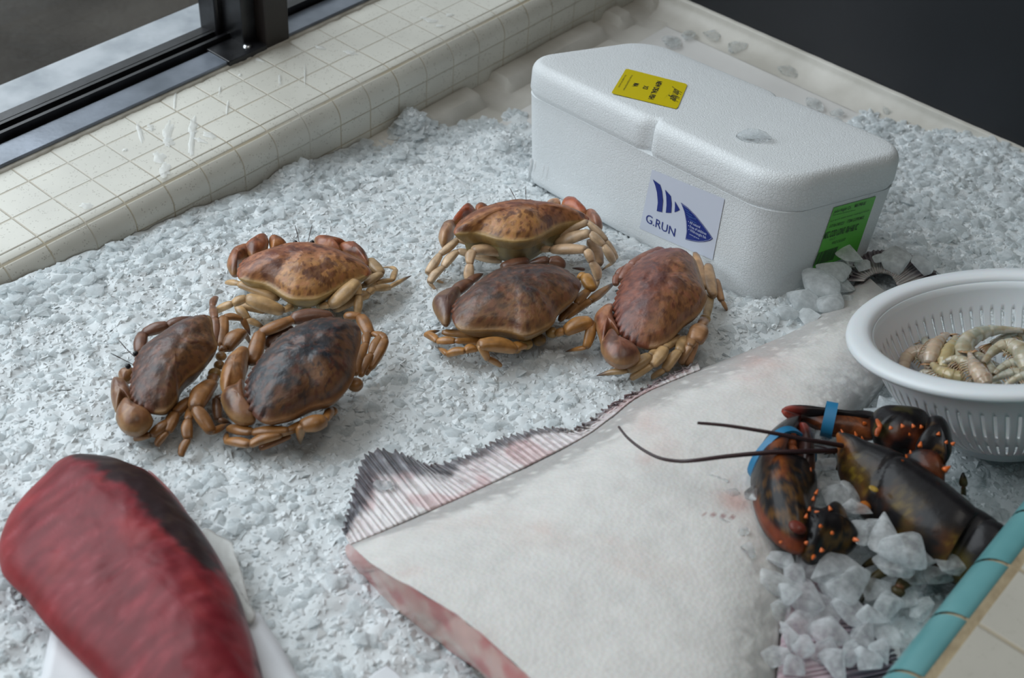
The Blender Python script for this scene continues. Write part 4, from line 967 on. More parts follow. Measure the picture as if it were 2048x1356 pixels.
def finc3(u, rb_, P, t):
    c = mixc((.48, .45, .43), (.16, .14, .15), ss(.15, .75, u+.3*fbm(P, 60, 3))); return mixc(c, (.06, .05, .06), .5*(1-rb_))
finsheet([(1728, 560), (1745, 548), (1765, 545), (1785, 552), (1800, 580)], [(1692, 560), (1720, 512), (1770, 500), (1850, 520), (1880, 560)], 260, 14, .016, .013, finc3, 'tail_fin', fish, 26, jag=1.5)

# ================================================================ TUNA LOIN on paper
def pdist(p, line):
    best = 1e9; p = np.asarray(p, float)
    for a, b in zip(line[:-1], line[1:]):
        a = np.array(a, float); b = np.array(b, float); t = np.clip((p-a)@(b-a)/((b-a)@(b-a)), 0, 1); best = min(best, np.linalg.norm(p-a-(b-a)*t))
    return best
M['tuna'] = vcol('tuna_flesh', .46, 90, .4, .0010, .16, 55, Subsurface_Weight=.1, Subsurface_Scale=.01, Specular_IOR_Level=.3)
dline = [(170, 925), (220, 958), (282, 1010), (335, 1068), (385, 1130), (415, 1170)]
def tunac(P, r, q, sg):
    x, y = q; n1 = fbm(P, 35, 3); n2 = fbm(P, 110, 5); st_ = fbm((P[0]*1+P[1]*.2, P[1]*3.0, P[2]), 45, 7)
    c = mixc((.15, .006, .012), (.23, .020, .030), ss(-.6, .7, st_+.4*n1))
    c = mixc(c, (.36, .11, .13), .30*ss(.2, .7, st_)*ss(-.3, .5, n2))
    c = mixc(c, (.34, .03, .025), .3*ss(.2, .8, n1)+.35*ss(.75, 1, r)*ss(400, 60, x))
    d = pdist(q, dline); w = 46+9*n1-18*ss(1100, 1180, y)
    c = mixc(c, (.016, .008, .010), ss(w+12, w-18, d+18*n2)*.96)
    c = mixc(c, (.045, .022, .015), .5*ss(w, w-30, d)*ss(0, .3, n2))
    # silvery skin side along the right edge
    if x > 300: c = mixc(c, mixc((.28, .13, .14), (.07, .03, .035), ss(-.1, .3, n2+n1)), ss(.90, .96, r)*.9*ss(290, 330, x))
    return c
tout = [(150, 919), (215, 921), (262, 935), (300, 952), (345, 995), (378, 1035), (405, 1068), (440, 1122), (462, 1165), (482, 1205), (500, 1262), (515, 1310), (530, 1380), (535, 1470), (430, 1520), (330, 1480), (240, 1400), (180, 1340), (130, 1290), (85, 1240), (48, 1192), (20, 1165), (2, 1140), (-2, 1090), (18, 1035), (45, 1000), (85, 962), (115, 932)]
tuna = thing('tuna_loin', 'thick slab of dark red raw tuna with a black bloodline, on white paper', 'fish', on(270, 1180))
TP = on(270, 1180, .016)
def trid(q, r):
    return .80+.35*math.exp(-(pdist(q, [(140, 960), (250, 1060), (330, 1160), (400, 1300), (430, 1420)])/110)**2)
puff('flesh', tout, TP, IN, .026, .016, M['tuna'], tuna, tunac, cpx=(275, 1190), N=260, NR=50, pw=3.2, pe=.6, ridge=trid, extra=lambda P, r, q: .0013*fbm(P, 45, 2)*(1-r**6)+.0002*fbm((P[0], P[1]*3, P[2]), 50, 9))
sk = [(296, 946), (302, 943), (345, 985), (385, 1040), (425, 1100), (460, 1160), (480, 1205), (474, 1212), (445, 1165), (405, 1100), (360, 1040), (318, 985)]
puff('skin', sk, on(390, 1080, .020), IN, .002, .010, M['flesh'], tuna, lambda P, r, q, s: mixc((.42, .17, .17), (.2, .1, .11), ss(-.1, .3, fbm(P, 90, 1))), cpx=(390, 1078), N=80, NR=4)
def sheet(name, outline, h, mat, amp=.0015, N=60, NR=12, c=None):
    O = resample(outline, N); c = O.mean(0) if c is None else np.array(c); m = MB()
    for k in range(NR+1):
        for i in range(N):
            q = c+(O[i]-c)*(k/NR); P = on(q[0], q[1], h); P = P+IN*(amp*fbm(P, 28, 4)+.35*amp*fbm(P, 90, 2)); m.v.append(tuple(P))
    for k in range(NR):
        for i in range(N): m.f.append((k*N+i, k*N+(i+1) % N, (k+1)*N+(i+1) % N, (k+1)*N+i))
    o = m.obj(name, mat); so = o.modifiers.new('s', 'SOLIDIFY'); so.thickness = .0005; return o
M['paper'] = mottled('paper', (.66, .68, .71), (.74, .76, .79), 20, .5, .2, 80)
M['wrap'] = plain('plastic_wrap', (.88, .88, .86), .12, Transmission_Weight=.55, IOR=1.3)
o = sheet('butcher_paper', [(104, 1250), (122, 1238), (240, 1260), (400, 1240), (506, 1222), (522, 1232), (560, 1290), (612, 1380), (640, 1460), (400, 1520), (60, 1450), (84, 1350)], .0085, M['paper'])
tag(o, 'sheet of white paper under the red tuna', 'paper')
o = sheet('plastic_wrap', [(405, 1062), (436, 1066), (462, 1083), (470, 1110), (484, 1150), (500, 1210), (512, 1232), (490, 1240), (430, 1150)], .012, M['wrap'], .003)
tag(o, 'crumpled clear plastic wrap beside the tuna slab', 'plastic wrap')
o = sheet('paper_card', [(738, 1358), (770, 1333), (776, 1332), (803, 1356), (830, 1410), (735, 1410)], .012, M['paper'], .0002)
tag(o, 'corner of a white card on the ice at the bottom of the photo', 'card')

# ================================================================ LOBSTER
M['lob'] = vcol('lobster_shell', .30, 260, .35, .0007, .25, 130, Coat_Weight=.15, Coat_Roughness=.16, Specular_IOR_Level=.14)
M['spine'] = plain('spine', (.62, .13, .02), .3)
M['band'] = plain('rubber_band', (.012, .16, .32), .45)
M['ant'] = plain('antenna', (.035, .014, .016), .35)
BLK = (.010, .009, .010); RST = (.20, .050, .012); OLV = (.10, .07, .015); RED = (.16, .018, .012)
def ze(x, y): return (1400+x/3.875, 780+y/3.875)
def zf(x, y): return (1650+x/3.153, 820+y/3.153)
def zgg(x, y): return (1200+x/2.3538, 780+y/2.3538)
lob = thing('lobster', 'dark lobster with blue-banded claws and long feelers, beside the teal ledge', 'lobster', on(1800, 1000))
def loft(pts, cols, name, mat, parent, nr=40, sub=6, seed=0, up=None, groove=0):
    """pts: (px,py,h,half width px, half height m)"""
    A = catmull([list(p) for p in pts], len(pts)*sub, False); m = MB(); up = IN
    P = [on(a[0], a[1], a[2]) for a in A]; N = len(A)
    for i in range(N):
        d = nz(P[min(N-1, i+1)]-P[max(0, i-1)]); s = nz(np.cross(d, up)); u = np.cross(s, d); w = A[i][3]*pxm(P[i]); hh = A[i][4]
        for j in range(nr):
            a = j/nr*2*math.pi; ca, sa = math.cos(a), math.sin(a); gv_ = 1-groove*math.exp(-((i/(N-1)-.52-.05*math.cos(2*a))/.018)**2); ca *= gv_; sa *= gv_
            p = P[i]+s*(w*ca)+u*(hh*(sa+.10*max(0, sa)**6)); m.v.append(tuple(p)); m.c.append(cols(i/(N-1), a, p))
    for i in range(N-1):
        for j in range(nr): m.f.append((i*nr+j, i*nr+(j+1) % nr, (i+1)*nr+(j+1) % nr, (i+1)*nr+j))
    m.f.append(tuple(range(nr))); m.f.append(tuple((N-1)*nr+j for j in range(nr)))
    return m.obj(name, mat, parent)
def lobc(base, mot, amt=.5, seed=0):
    def f(t, a, p):
        n1 = fbm(p, 45, seed); n2 = fbm(p, 200, seed+4); c = mixc(BLK, base, .35)
        side = ss(.55, -.5, math.sin(a))
        c = mixc(c, mot, amt*ss(-.05, .3, n1+.25*side-.1)*ss(-.25, .2, n2)*(.35+side)); return c
    return f
def cc_(t, a, p):
    n1 = fbm(p, 40, 2); n2 = fbm(p, 220, 4); c = BLK
    side = ss(.97, .5, math.sin(a)); near = 1
    c = mixc(c, (.09, .05, .012), side*near*ss(-.3, .2, n1)*.7); c = mixc(c, (.15, .10, .015), .75*side*ss(.05, .3, n2)*ss(-.2, .2, n1))
    c = mixc(c, (.12, .04, .012), .45*ss(.0, .6, fbm(p, 80, 12))*side)
    c = mixc(c, (.28, .08, .02), .8*ss(.30, .05, t)*side*ss(-.2, .15, n1)); return c
SGN = 1
body = loft([(*zgg(1120, 205), .050, 4, .002), (*zgg(1165, 262), .046, 22, .010), (*zgg(1225, 345), .040, 48, .018), (*zgg(1310, 430), .036, 63, .024), (*zgg(1410, 520), .034, 75, .027), (*zgg(1530, 620), .032, 78, .028), (*zgg(1640, 705), .031, 75, .027), (*zgg(1700, 742), .030, 70, .025)], cc_, 'carapace', M['lob'], lob, seed=1, groove=.05, sub=10, nr=56)
def abc_(t, a, p):
    c = mixc(BLK, (.10, .075, .02), ss(-.1, .3, fbm(p, 90, 3))*ss(.9, .3, math.sin(a)+.2)); return mixc(c, (.35, .10, .03), ss(.12, .0, t))
for k, (x, y, w) in enumerate([(1712, 735, 64), (1790, 790, 62), (1870, 850, 58)]):
    loft([(*zgg(x-18, y-14), .027, w, .024), (*zgg(x+20, y+14), .028, w+1, .026), (*zgg(x+65, y+46), .026, w-3, .024)], abc_, 'tail_segment', M['lob'], lob, seed=k)
def spine(px, h, ln, parent, dirpx=(-6, -14), w=5):
    A = on(*px, h); B = on(px[0]+dirpx[0], px[1]+dirpx[1], h+ln*.4); mm = MB(); wd = w*pxm(A)
    d = nz(B-A); s = nz(np.cross(d, IN)); u = np.cross(s, d); n = 8
    for k, (t, r) in enumerate([(-.3, 1), (.0, 1), (.5, .62), (.85, .3)]):
        for j in range(n): a = j/n*2*math.pi; mm.v.append(tuple(A+(B-A)*t+(s*math.cos(a)+u*math.sin(a))*wd*.5*r))
    mm.v.append(tuple(B))
    for k in range(3):
        for j in range(n): mm.f.append((k*n+j, k*n+(j+1) % n, (k+1)*n+(j+1) % n, (k+1)*n+j))
    for j in range(n): mm.f.append((3*n+j, 3*n+(j+1) % n, 4*n))
    mm.f.append(tuple(range(n))[::-1]); return mm.obj('spine', M['spine'], parent)
for (x, y, dx, dy) in [(1110, 340, -5, -10), (1190, 395, -6, -9), (1210, 350, -3, -8), (1260, 385, -2, -7), (1215, 430, -3, -5)]:
    spine(ze(x, y), .052, .006, body, (dx, dy), 6)
# crusher claw
def crc(P, r, q, sg):
    n1 = fbm(P, 40, 6); n2 = fbm(P, 190, 8); x, y = (q[0]-1400)*3.875, (q[1]-780)*3.875
    c = BLK; lane = math.exp(-((x-560-.12*(y-700))/55)**2)
    c = mixc(c, (.24, .06, .012), .75*lane*ss(560, 640, y)*ss(1150, 950, y)*ss(-.3, .15, n1+n2*.4))
    c = mixc(c, (.13, .06, .012), .6*ss(700, 1000, y)*ss(-.1, .25, n2)); c = mixc(c, RED, ss(360, 300, y)*.8)
    c = mixc(c, (.18, .035, .012), ss(.93, .98, r)*ss(800, 950, y)*.8); return c
CP = on(1555, 1010, .034)
cr = puff('crusher_claw', [ze(*p) for p in [(782, 240), (700, 255), (620, 300), (520, 385), (455, 480), (408, 600), (392, 690), (402, 800), (425, 900), (470, 1010), (540, 1110), (620, 1180), (720, 1240), (800, 1250), (850, 1180), (850, 1040), (880, 930), (905, 820), (905, 720), (860, 690), (770, 690), (720, 650), (690, 560), (680, 440), (700, 350), (745, 300)]],
          CP, IN, .026, .020, M['lob'], lob, crc, cpx=ze(600, 760), N=150, NR=20, pw=2.3, pe=.6)
cr['label'] = 'broad crusher claw'
def fgc(P, r, q, sg):
    x, y = (q[0]-1400)*3.875, (q[1]-780)*3.875; c = mixc(BLK, (.05, .02, .015), .5); c = mixc(c, (.22, .03, .02), ss(480, 330, y)); return mixc(c, (.22, .06, .02), ss(.8, .95, r)*.6)
puff('finger', [ze(*p) for p in [(745, 300), (790, 288), (830, 320), (865, 400), (885, 500), (890, 620), (860, 690), (800, 695), (760, 640), (745, 520), (755, 400)]], on(1608, 920, .044), IN, .014, .012, M['lob'], cr, fgc, cpx=ze(815, 500), N=60, NR=10)
for (x, y) in [(705, 420), (712, 470), (690, 590), (715, 600), (700, 350)]:
    mm = MB(); ball(mm, on(*ze(x, y), .048), .0042, (.45, .14, .06), n=6); mm.obj('tooth', M['lob'], cr)
def cac(P, r, q, sg):
    n1 = fbm(P, 60, 16); n2 = fbm(P, 220, 8); return mixc(BLK, (.13, .065, .015), .7*ss(-.05, .25, n1)*ss(-.3, .1, n2))
ca = puff('claw_wrist', [ze(*p) for p in [(740, 1010), (860, 1020), (960, 990), (1040, 930), (1110, 960), (1150, 1040), (1170, 1120), (1230, 1160), (1180, 1200), (1080, 1230), (990, 1255), (880, 1300), (800, 1260), (760, 1180), (720, 1100)]], on(*ze(950, 1120), .032), IN, .018, .020, M['lob'], lob, cac, cpx=ze(950, 1120), N=80, NR=12)
mm = MB(); ball(mm, on(*ze(755, 1065), .048), .0046, (.14, .028, .018), (1, 1.3, .6), n=8); mm.obj('knuckle', M['lob'], ca)
for (x, y, dx, dy, w) in [(672, 668, 2, -3, 5), (625, 1180, 3, -2, 6), (855, 625, 1, -7, 6), (900, 800, 4, -9, 7), (877, 850, 2, -8, 7), (848, 930, 1, -8, 7), (822, 985, 2, -8, 7), (900, 945, 7, -1, 5), (1010, 925, -3, -8, 8), (935, 1055, 0, -4, 8), (1025, 1108, 0, -4, 8), (825, 1185, 3, -3, 8), (945, 1245, -2, -6, 10), (1205, 1160, 8, 2, 9), (880, 1295, -3, 5, 8)]:
    spine(ze(x, y), .051, .004, ca if y > 900 else cr, (dx, dy), w)
# pincher claw, held out to the left behind the feelers
def pcc(P, r, q, sg):
    n1 = fbm(P, 40, 26); n2 = fbm(P, 200, 2); x = (q[0]-1400)*3.875; y = (q[1]-780)*3.875
    c = mixc((.17, .05, .016), (.09, .025, .010), ss(-.2, .3, n1)); top = ss(.0, 1, (210+(x-640)*.09-y+40)/60.)
    c = mixc(c, BLK, top*.95); c = mixc(c, (.3, .05, .03), ss(760, 660, x)*.8); return mixc(c, BLK, .5*ss(0, .3, n2))
pc = puff('pincher_claw', [ze(*p) for p in [(634, 150), (660, 140), (760, 152), (960, 178), (1150, 200), (1320, 205), (1390, 215), (1390, 350), (1330, 372), (1220, 355), (1080, 335), (980, 315), (880, 270), (780, 225), (700, 195), (636, 180)]], on(1660, 850, .036), IN, .009, .009, M['lob'], lob, pcc, cpx=ze(1080, 255), N=90, NR=10)
pc['label'] = 'slender brown pincher claw'
puff('finger', [ze(*p) for p in [(634, 146), (700, 140), (900, 160), (1150, 190), (1330, 208), (1200, 215), (950, 190), (750, 170)]], on(1660, 828, .044), IN, .004, .004, M['lob'], pc, lambda P, r, q, s: mixc(BLK, (.2, .03, .02), ss(1620, 1570, q[0])), cpx=ze(950, 175), N=50, NR=6)
def armc(P, r, q, sg):
    n1 = fbm(P, 60, 36); y = (q[1]-820)*3.153; c = mixc(BLK, (.07, .06, .02), .5*ss(0, .3, n1)); return mixc(c, (.13, .03, .010), .7*ss(175, 230, y)*ss(-.4, .1, n1))
ar = puff('claw_palm', [zf(*p) for p in [(285, 60), (320, 38), (420, 42), (560, 55), (640, 75), (670, 110), (665, 200), (600, 248), (520, 245), (440, 232), (360, 190), (300, 165)]], on(*zf(480, 140), .042), IN, .018, .016, M['lob'], pc, armc, cpx=zf(480, 140), N=70, NR=10)
wr = puff('claw_wrist', [zf(*p) for p in [(640, 85), (720, 85), (770, 130), (795, 190), (800, 260), (770, 320), (740, 300), (680, 275), (620, 260), (570, 230), (600, 190), (630, 150)]], on(*zf(700, 190), .056), IN, .014, .014, M['lob'], lob, cac, cpx=zf(690, 190), N=70, NR=10)
puff('claw_arm', [zf(*p) for p in [(480, 330), (540, 300), (640, 265), (760, 300), (755, 380), (750, 470), (700, 470), (620, 440), (540, 390)]], on(*zf(650, 370), .044), IN, .014, .014, M['lob'], lob, armc, cpx=zf(650, 370), N=60, NR=10)
for (x, y, dx, dy, w, par) in [(415, 115, -2, -5, 9, ar), (490, 105, -3, -6, 9, ar), (558, 105, -3, -6, 8, ar), (608, 108, -2, -5, 8, ar), (534, 155, -1, -4, 5, ar), (600, 225, 2, -9, 9, wr), (715, 155, 2, -6, 8, wr), (765, 205, 2, -4, 7, wr), (805, 215, 5, -4, 8, wr), (540, 270, -1, -6, 5, wr), (515, 295, -2, -5, 5, wr), (490, 320, -3, -2, 4, wr), (760, 375, 11, -7, 12, wr), (250, 85, -3, -3, 8, pc)]:
    spine(zf(x, y), {id(ar): .058, id(wr): .068}.get(id(par), .044), .004, par, (dx, dy), w)
mm = MB(); limb(mm, [on(*zf(330, 60), .05), on(*zf(348, 110), .052), on(*zf(325, 165), .048)], [16*pxm(CP)*.8, 16*pxm(CP)*.8], (.45, .10, .03), (.45, .10, .03), dact=False, nr=8); mm.obj('joint_ring', M['lob'], pc)
# legs and head pieces
def lleg(pts, ws, zfun, sc, name='leg', col=(.06, .045, .018)):
    mm = MB(); limb(mm, [on(*zfun(*p[:2]), p[2]) for p in pts], [w/sc*pxm(CP) for w in ws], col, (.14, .05, .02), dact=True, seed=len(pts)+ws[0], tipcol=BLK); return mm.obj(name, M['lob'], lob)
lleg([(560, 1060, .012), (470, 1120, .018), (440, 1190, .012)], [90, 95], zf, 3.153)
lleg([(600, 1060, .01), (400, 1010, .020), (290, 1070, .016), (195, 1245, .004)], [70, 66, 64], zf, 3.153)
lleg([(420, 960, .016), (340, 935, .020), (220, 990, .010)], [70, 66], zf, 3.153)
lleg([(860, 620, .004), (872, 480, .022), (878, 395, .030)], [52, 60], zf, 3.153)
lleg([(1150, 680, .02), (1120, 620, .026), (1010, 590, .022), (900, 545, .018)], [70, 60, 45], ze, 3.875)
lleg([(1180, 540, .03), (1100, 600, .028), (1000, 560, .026)], [50, 40], ze, 3.875, 'mouth_leg', (.14, .05, .02))
lleg([(1160, 470, .034), (1060, 480, .032), (960, 500, .026)], [34, 26], ze, 3.875, 'mouth_leg', (.2, .05, .02))
for (x, y) in [(1190, 500), (1215, 470)]:
    mm = MB(); ball(mm, on(*ze(x, y), .046), .0045, (.02, .02, .02), n=8); mm.obj('eye', M['eye'], lob)
mm = MB(); ball(mm, on(*ze(1345, 765), .056), .0024, (.5, .32, .06), (1, 1.4, .4), n=6); mm.obj('pale_spot', M['lob'], lob)
mm = MB(); ball(mm, on(*ze(1270, 910), .036), .0045, (.42, .13, .02), (1.3, 1, .6), n=6); mm.obj('cheek_spine', M['lob'], lob)
def wire(pts, w0, w1, zfun, n=60, name='antenna'):
    A = catmull([[*zfun(*p[:2]), p[2]] for p in pts], n, False); P = [on(a[0], a[1], a[2]) for a in A]; mm = MB(); nr = 8
    for i in range(n):
        d = nz(P[min(n-1, i+1)]-P[max(0, i-1)]); s = nz(np.cross(d, IN)); u = np.cross(s, d); r = (w0+(w1-w0)*i/n)/2*pxm(P[i])
        for j in range(nr): a = j/nr*2*math.pi; mm.v.append(tuple(P[i]+s*r*math.cos(a)+u*r*math.sin(a)))
    for i in range(n-1):
        for j in range(nr): mm.f.append((i*nr+j, i*nr+(j+1) % nr, (i+1)*nr+(j+1) % nr, (i+1)*nr+j))
    mm.f.append(tuple(range(nr))); mm.f.append(tuple((n-1)*nr+j for j in range(nr))); return mm.obj(name, M['ant'], lob)
wire([(1110, 285, .050), (950, 290, .060), (800, 294, .062), (600, 312, .060), (460, 330, .056), (370, 335, .052), (280, 320, .050), (200, 280, .049), (130, 225, .048), (88, 173, .048)], 11, 4.5, zgg)
wire([(1140, 262, .052), (1050, 246, .060), (960, 232, .066), (800, 200, .072), (600, 168, .074), (458, 155, .074)], 11, 6, zgg)
wire([(1105, 300, .046), (1060, 272, .05), (1010, 262, .05)], 5, 2, zgg, 16)
# blue rubber bands: closed loops round each claw
def band(pts, hup, hlow, wpx, name_label, h):
    A = catmull(pts, 40, False); P = [on(a[0], a[1], h) for a in A]; mm = MB(); N = len(P)
    ax = nz(P[-1]-P[0]); sd = nz(np.cross(IN, ax)); w = wpx*pxm(P[0])/2; loop = []
    for i, p in enumerate(P):
        t = i/(N-1); loop.append(p+IN*hup*math.sin(math.pi*t)**.7)
    for i, p in enumerate(P[::-1]):
        t = i/(N-1); loop.append(p-IN*hlow*math.sin(math.pi*t)**.7-IN*.0005)
    n = len(loop); C = sum(loop)/n
    for p in loop:
        o_ = nz(p-C)*.0009
        for q in (p-sd*w-o_, p-sd*w+o_, p+sd*w+o_, p+sd*w-o_): mm.v.append(tuple(q))
    for i in range(n):
        for j in range(4): mm.f.append((i*4+j, i*4+(j+1) % 4, ((i+1) % n)*4+(j+1) % 4, ((i+1) % n)*4+j))
    o = mm.obj('rubber_band', M['band'], sharp=40); tag(o, name_label, 'rubber band'); return o
band([ze(392, 625), ze(500, 585), ze(620, 540), ze(740, 512), ze(880, 520)], .024, .016, 17, 'blue rubber band stretched round the broad lobster claw', .036)
band([ze(1010, 165), ze(1006, 210), ze(995, 270), ze(980, 325)], .013, .010, 22, 'blue rubber band round the slender lobster claw', .037)

# ================================================================ SHRIMP
M['shrimp'] = vcol('shrimp', .22, 200, .3, .0005, .1, 90, Subsurface_Weight=.35, Subsurface_Scale=.004, Coat_Weight=.5, Coat_Roughness=.1)
def zs(x, y): return (1600+x/3.083, 480+y/3.083)
SP0 = CC-cn*CH*.46; 
SHL = [([(700, 880), (760, 850), (850, 870), (930, 900)], 50, 90, .002, 0, 'greyish shrimp low against the near inner wall'),
       ([(1000, 900), (1080, 890), (1160, 900), (1230, 930)], 50, 90, .002, 0, 'dull shrimp low at the front under the yellow ones'),
       ([(1100, 680), (1080, 740), (1120, 800), (1210, 780)], 50, 90, .0, 0, 'shrimp curled deep in the gap behind the yellowish one'),
       ([(1300, 760), (1360, 800), (1440, 830), (1500, 900)], 60, 90, .0, 0, 'shrimp deep at the right edge of the photo'),
       ([(640, 800), (660, 745), (740, 720), (810, 760), (850, 830)], 95, 120, 0, 'rear', 'pale shrimp at the left end of the pile'),
       ([(905, 585), (870, 640), (830, 690), (795, 760)], 60, 95, .012, 0, 'shrimp with a brown tail fan pointing up, left of the pile'),
       ([(960, 600), (945, 660), (910, 720), (880, 790)], 50, 85, .010, 0, 'shrimp standing tail up beside the upright brown-tailed one'),
       ([(1370, 560), (1250, 575), (1130, 600), (1030, 650), (1000, 740)], 50, 110, .012, 0, 'long grey shrimp lying along the back of the pile'),
       ([(820, 770), (860, 830), (930, 860), (1010, 860)], 60, 90, .014, 0, 'pink-edged shrimp at the front rim of the pile'),
       ([(880, 765), (960, 760), (1040, 800), (1090, 850)], 60, 80, .012, 0, 'small beige shrimp curled across the pile front'),
       ([(1045, 700), (1065, 780), (1100, 840), (1150, 890)], 40, 105, .020, 0, 'yellowish shrimp with its tail tip raised at the centre'),
       ([(1130, 760), (1200, 700), (1290, 680), (1370, 720), (1400, 800)], 60, 120, .012, 0, 'large curled grey shrimp at the right edge of the photo'),
       ([(1150, 885), (1240, 868), (1330, 850), (1420, 850)], 40, 75, .014, 0, 'yellow-brown shrimp along the front of the pile'),
       ([(1270, 900), (1340, 880), (1420, 870), (1500, 880)], 50, 80, .016, 0, 'pale shrimp touching the front inner rim'),
       ([(1180, 640), (1260, 625), (1340, 600), (1440, 610)], 50, 80, .004, 0, 'pinkish shrimp half hidden behind the large curled one'),
       ([(1000, 760), (1060, 740), (1130, 780), (1180, 840)], 70, 90, .004, 0, 'glassy shrimp in the middle under the yellowish one'),
       ([(790, 600), (770, 640), (800, 690), (850, 720)], 30, 70, .0, 0, 'shrimp with a thin tail against the slotted left wall'),
       ([(1200, 830), (1270, 800), (1350, 790), (1450, 800)], 60, 80, .006, 0, 'shrimp lying under the large curled grey one')]
for k, (pts, w0, w1, lift, _, lab) in enumerate(SHL):
    pp = catmull([zs(*p) for p in pts], 60, False)
    P = [ray_plane(q, SP0+cn*(lift), cn) for q in pp]; P = [p+cn*.004*math.sin(math.pi*i/59) for i, p in enumerate(P)]
    t = thing('shrimp', lab, 'shrimp', P[30], 'raw shrimp piled in the colander')
    m = MB(); nr = 14; sd = 31+k*2.3
    for i, p in enumerate(P):
        u = i/59; d = nz(P[min(59, i+1)]-P[max(0, i-1)]); s = nz(np.cross(d, cn)); up = np.cross(s, d)
        r = 1.02*(w0*.7+(w1-w0*.7)*ss(0, .75, u))/3.083/2*pxm(p)*(1-.35*ss(.85, 1, u)); seg = (u*6.5+.3) % 1; r *= .93+.12*seg
        for j in range(nr):
            a = j/nr*2*math.pi; q = p+s*r*math.cos(a)+up*r*.85*math.sin(a); m.v.append(tuple(q))
            c = mixc((.37, .38, .31), (.42, .37, .26), ss(-.2, .3, fbm(q, 60, sd))); c = mixc(c, (.20, .19, .12), .5*ss(.0, .6, fbm(q, 90, sd+7)))
            c = mixc(c, (.30, .21, .11), .5*max(ss(.18, .0, seg), ss(.9, 1, seg))+.5*ss(.2, 0, u)); c = mixc(c, (.55, .53, .46), .5*ss(.1, .4, fbm(q, 120, sd+3)))
            if k in (6, 8): c = mixc(c, (.45, .33, .10), .5)
            if k in (4, 10, 5): c = mixc(c, (.55, .34, .25), .35)
            m.c.append(c)
    for i in range(59):
        for j in range(nr): m.f.append((i*nr+j, i*nr+(j+1) % nr, (i+1)*nr+(j+1) % nr, (i+1)*nr+j))
    m.f.append(tuple(range(nr))); m.f.append(tuple(59*nr+j for j in range(nr)))
    m.obj('body', M['shrimp'], t)
    m = MB(); d = nz(P[0]-P[1]); s = nz(np.cross(d, cn)); up = np.cross(s, d)
    for a in (-.5, -.22, .0, .22, .5):
        tip = P[0]+(d*math.cos(a)+s*math.sin(a))*.016+up*.002*abs(a); A = P[0]-d*.002; e = nz(np.cross(tip-A, up))*.0028; mid = A*.4+tip*.6; b = len(m.v)
        m.v += [tuple(A), tuple(mid+e), tuple(tip), tuple(mid-e), tuple(mid+up*.0012)]
        m.f += [(b, b+1, b+4), (b+1, b+2, b+4), (b+2, b+3, b+4), (b+3, b, b+4), (b, b+3, b+2, b+1)]
        m.c += [(.42, .26, .12), (.34, .18, .09), (.18, .09, .05), (.34, .18, .09), (.4, .22, .1)]
    m.obj('tail_fan', M['shrimp'], t)
    m = MB(); 
    for i in range(18, 50, 4):
        p = P[i]; d = nz(P[i+1]-P[i-1]); s = nz(np.cross(d, cn)); limb(m, [p+s*.004, p+s*.009-cn*.001, p+s*.011-cn*.004], [.0013, .0009], (.30, .22, .12), nr=6, ridge=False)
    m.obj('leg', M['shrimp'], t)
# ================================================================ CRUSHED ICE
X0, X1, Y0, Y1 = .08, PANX-.006, .102, WALLY-.0006
st = .0032
gx = np.arange(X0, X1, st); gy = np.append(np.arange(Y0, Y1, st), Y1)
H = np.empty((len(gx), len(gy)))
for i, x in enumerate(gx):
    for j, y in enumerate(gy): H[i, j] = ice_h(x, y)
def carve(poly, zf):
    p = np.asarray(poly); x = gx[:, None]+0*gy[None]; y = gy[None]+0*gx[:, None]; ins = np.zeros(x.shape, bool); n = len(p)
    for i in range(n):
        (x1, y1_), (x2, y2) = p[i][:2], p[(i+1) % n][:2]
        c = ((y1_ > y) != (y2 > y)) & (x < (x2-x1)*(y-y1_)/((y2-y1_) if y2 != y1_ else 1e-9)+x1)
        ins ^= c
    z = zf(x, y); H[ins] = np.minimum(H, z)[ins]
for cv in CARVE: carve(*cv)
Hf = H.copy()
H2 = H+ (RS.rand(*H.shape)-.5)*.0010
v = np.stack([np.repeat(gx, len(gy)), np.tile(gy, len(gx)), H2.ravel()], 1)
ny = len(gy); I, J = np.meshgrid(np.arange(len(gx)-1), np.arange(ny-1), indexing='ij')
keep = (Hf[:-1, :-1] > TRAY-.010)
a = (I*ny+J)[keep]
fq = np.stack([a, a+ny, a+ny+1, a+1], 1)
def np_mesh(name, v, faces, mat, smooth=False):
    me = bpy.data.meshes.new(name); k = faces.shape[1]
    me.vertices.add(len(v)); me.vertices.foreach_set('co', np.asarray(v, np.float32).ravel())
    me.loops.add(faces.size); me.loops.foreach_set('vertex_index', faces.astype(np.int32).ravel())
    me.polygons.add(len(faces)); me.polygons.foreach_set('loop_start', np.arange(0, faces.size, k, dtype=np.int32))
    me.polygons.foreach_set('loop_total', np.full(len(faces), k, np.int32))
    me.update(calc_edges=True); me.validate()
    if smooth: me.polygons.foreach_set('use_smooth', [True]*len(me.polygons))
    me.materials.append(mat); o = bpy.data.objects.new(name, me); COL.objects.link(o); return o
SH = [hull_shape(s, 9+s % 4, (1, .85, .45+.1*(s % 3))) for s in range(8)]
def Hq(x, y):
    i = min(max(int((x-X0)/st+.5), 0), len(gx)-1); j = min(max(int((y-Y0)/st+.5), 0), ny-1); return Hf[i, j]
def randrot():
    q = RS.randn(4); q /= np.linalg.norm(q); w, x, y, z = q
    return np.array([[1-2*(y*y+z*z), 2*(x*y-z*w), 2*(x*z+y*w)], [2*(x*y+z*w), 1-2*(x*x+z*z), 2*(y*z-x*w)], [2*(x*z-y*w), 2*(y*z+x*w), 1-2*(x*x+y*y)]])
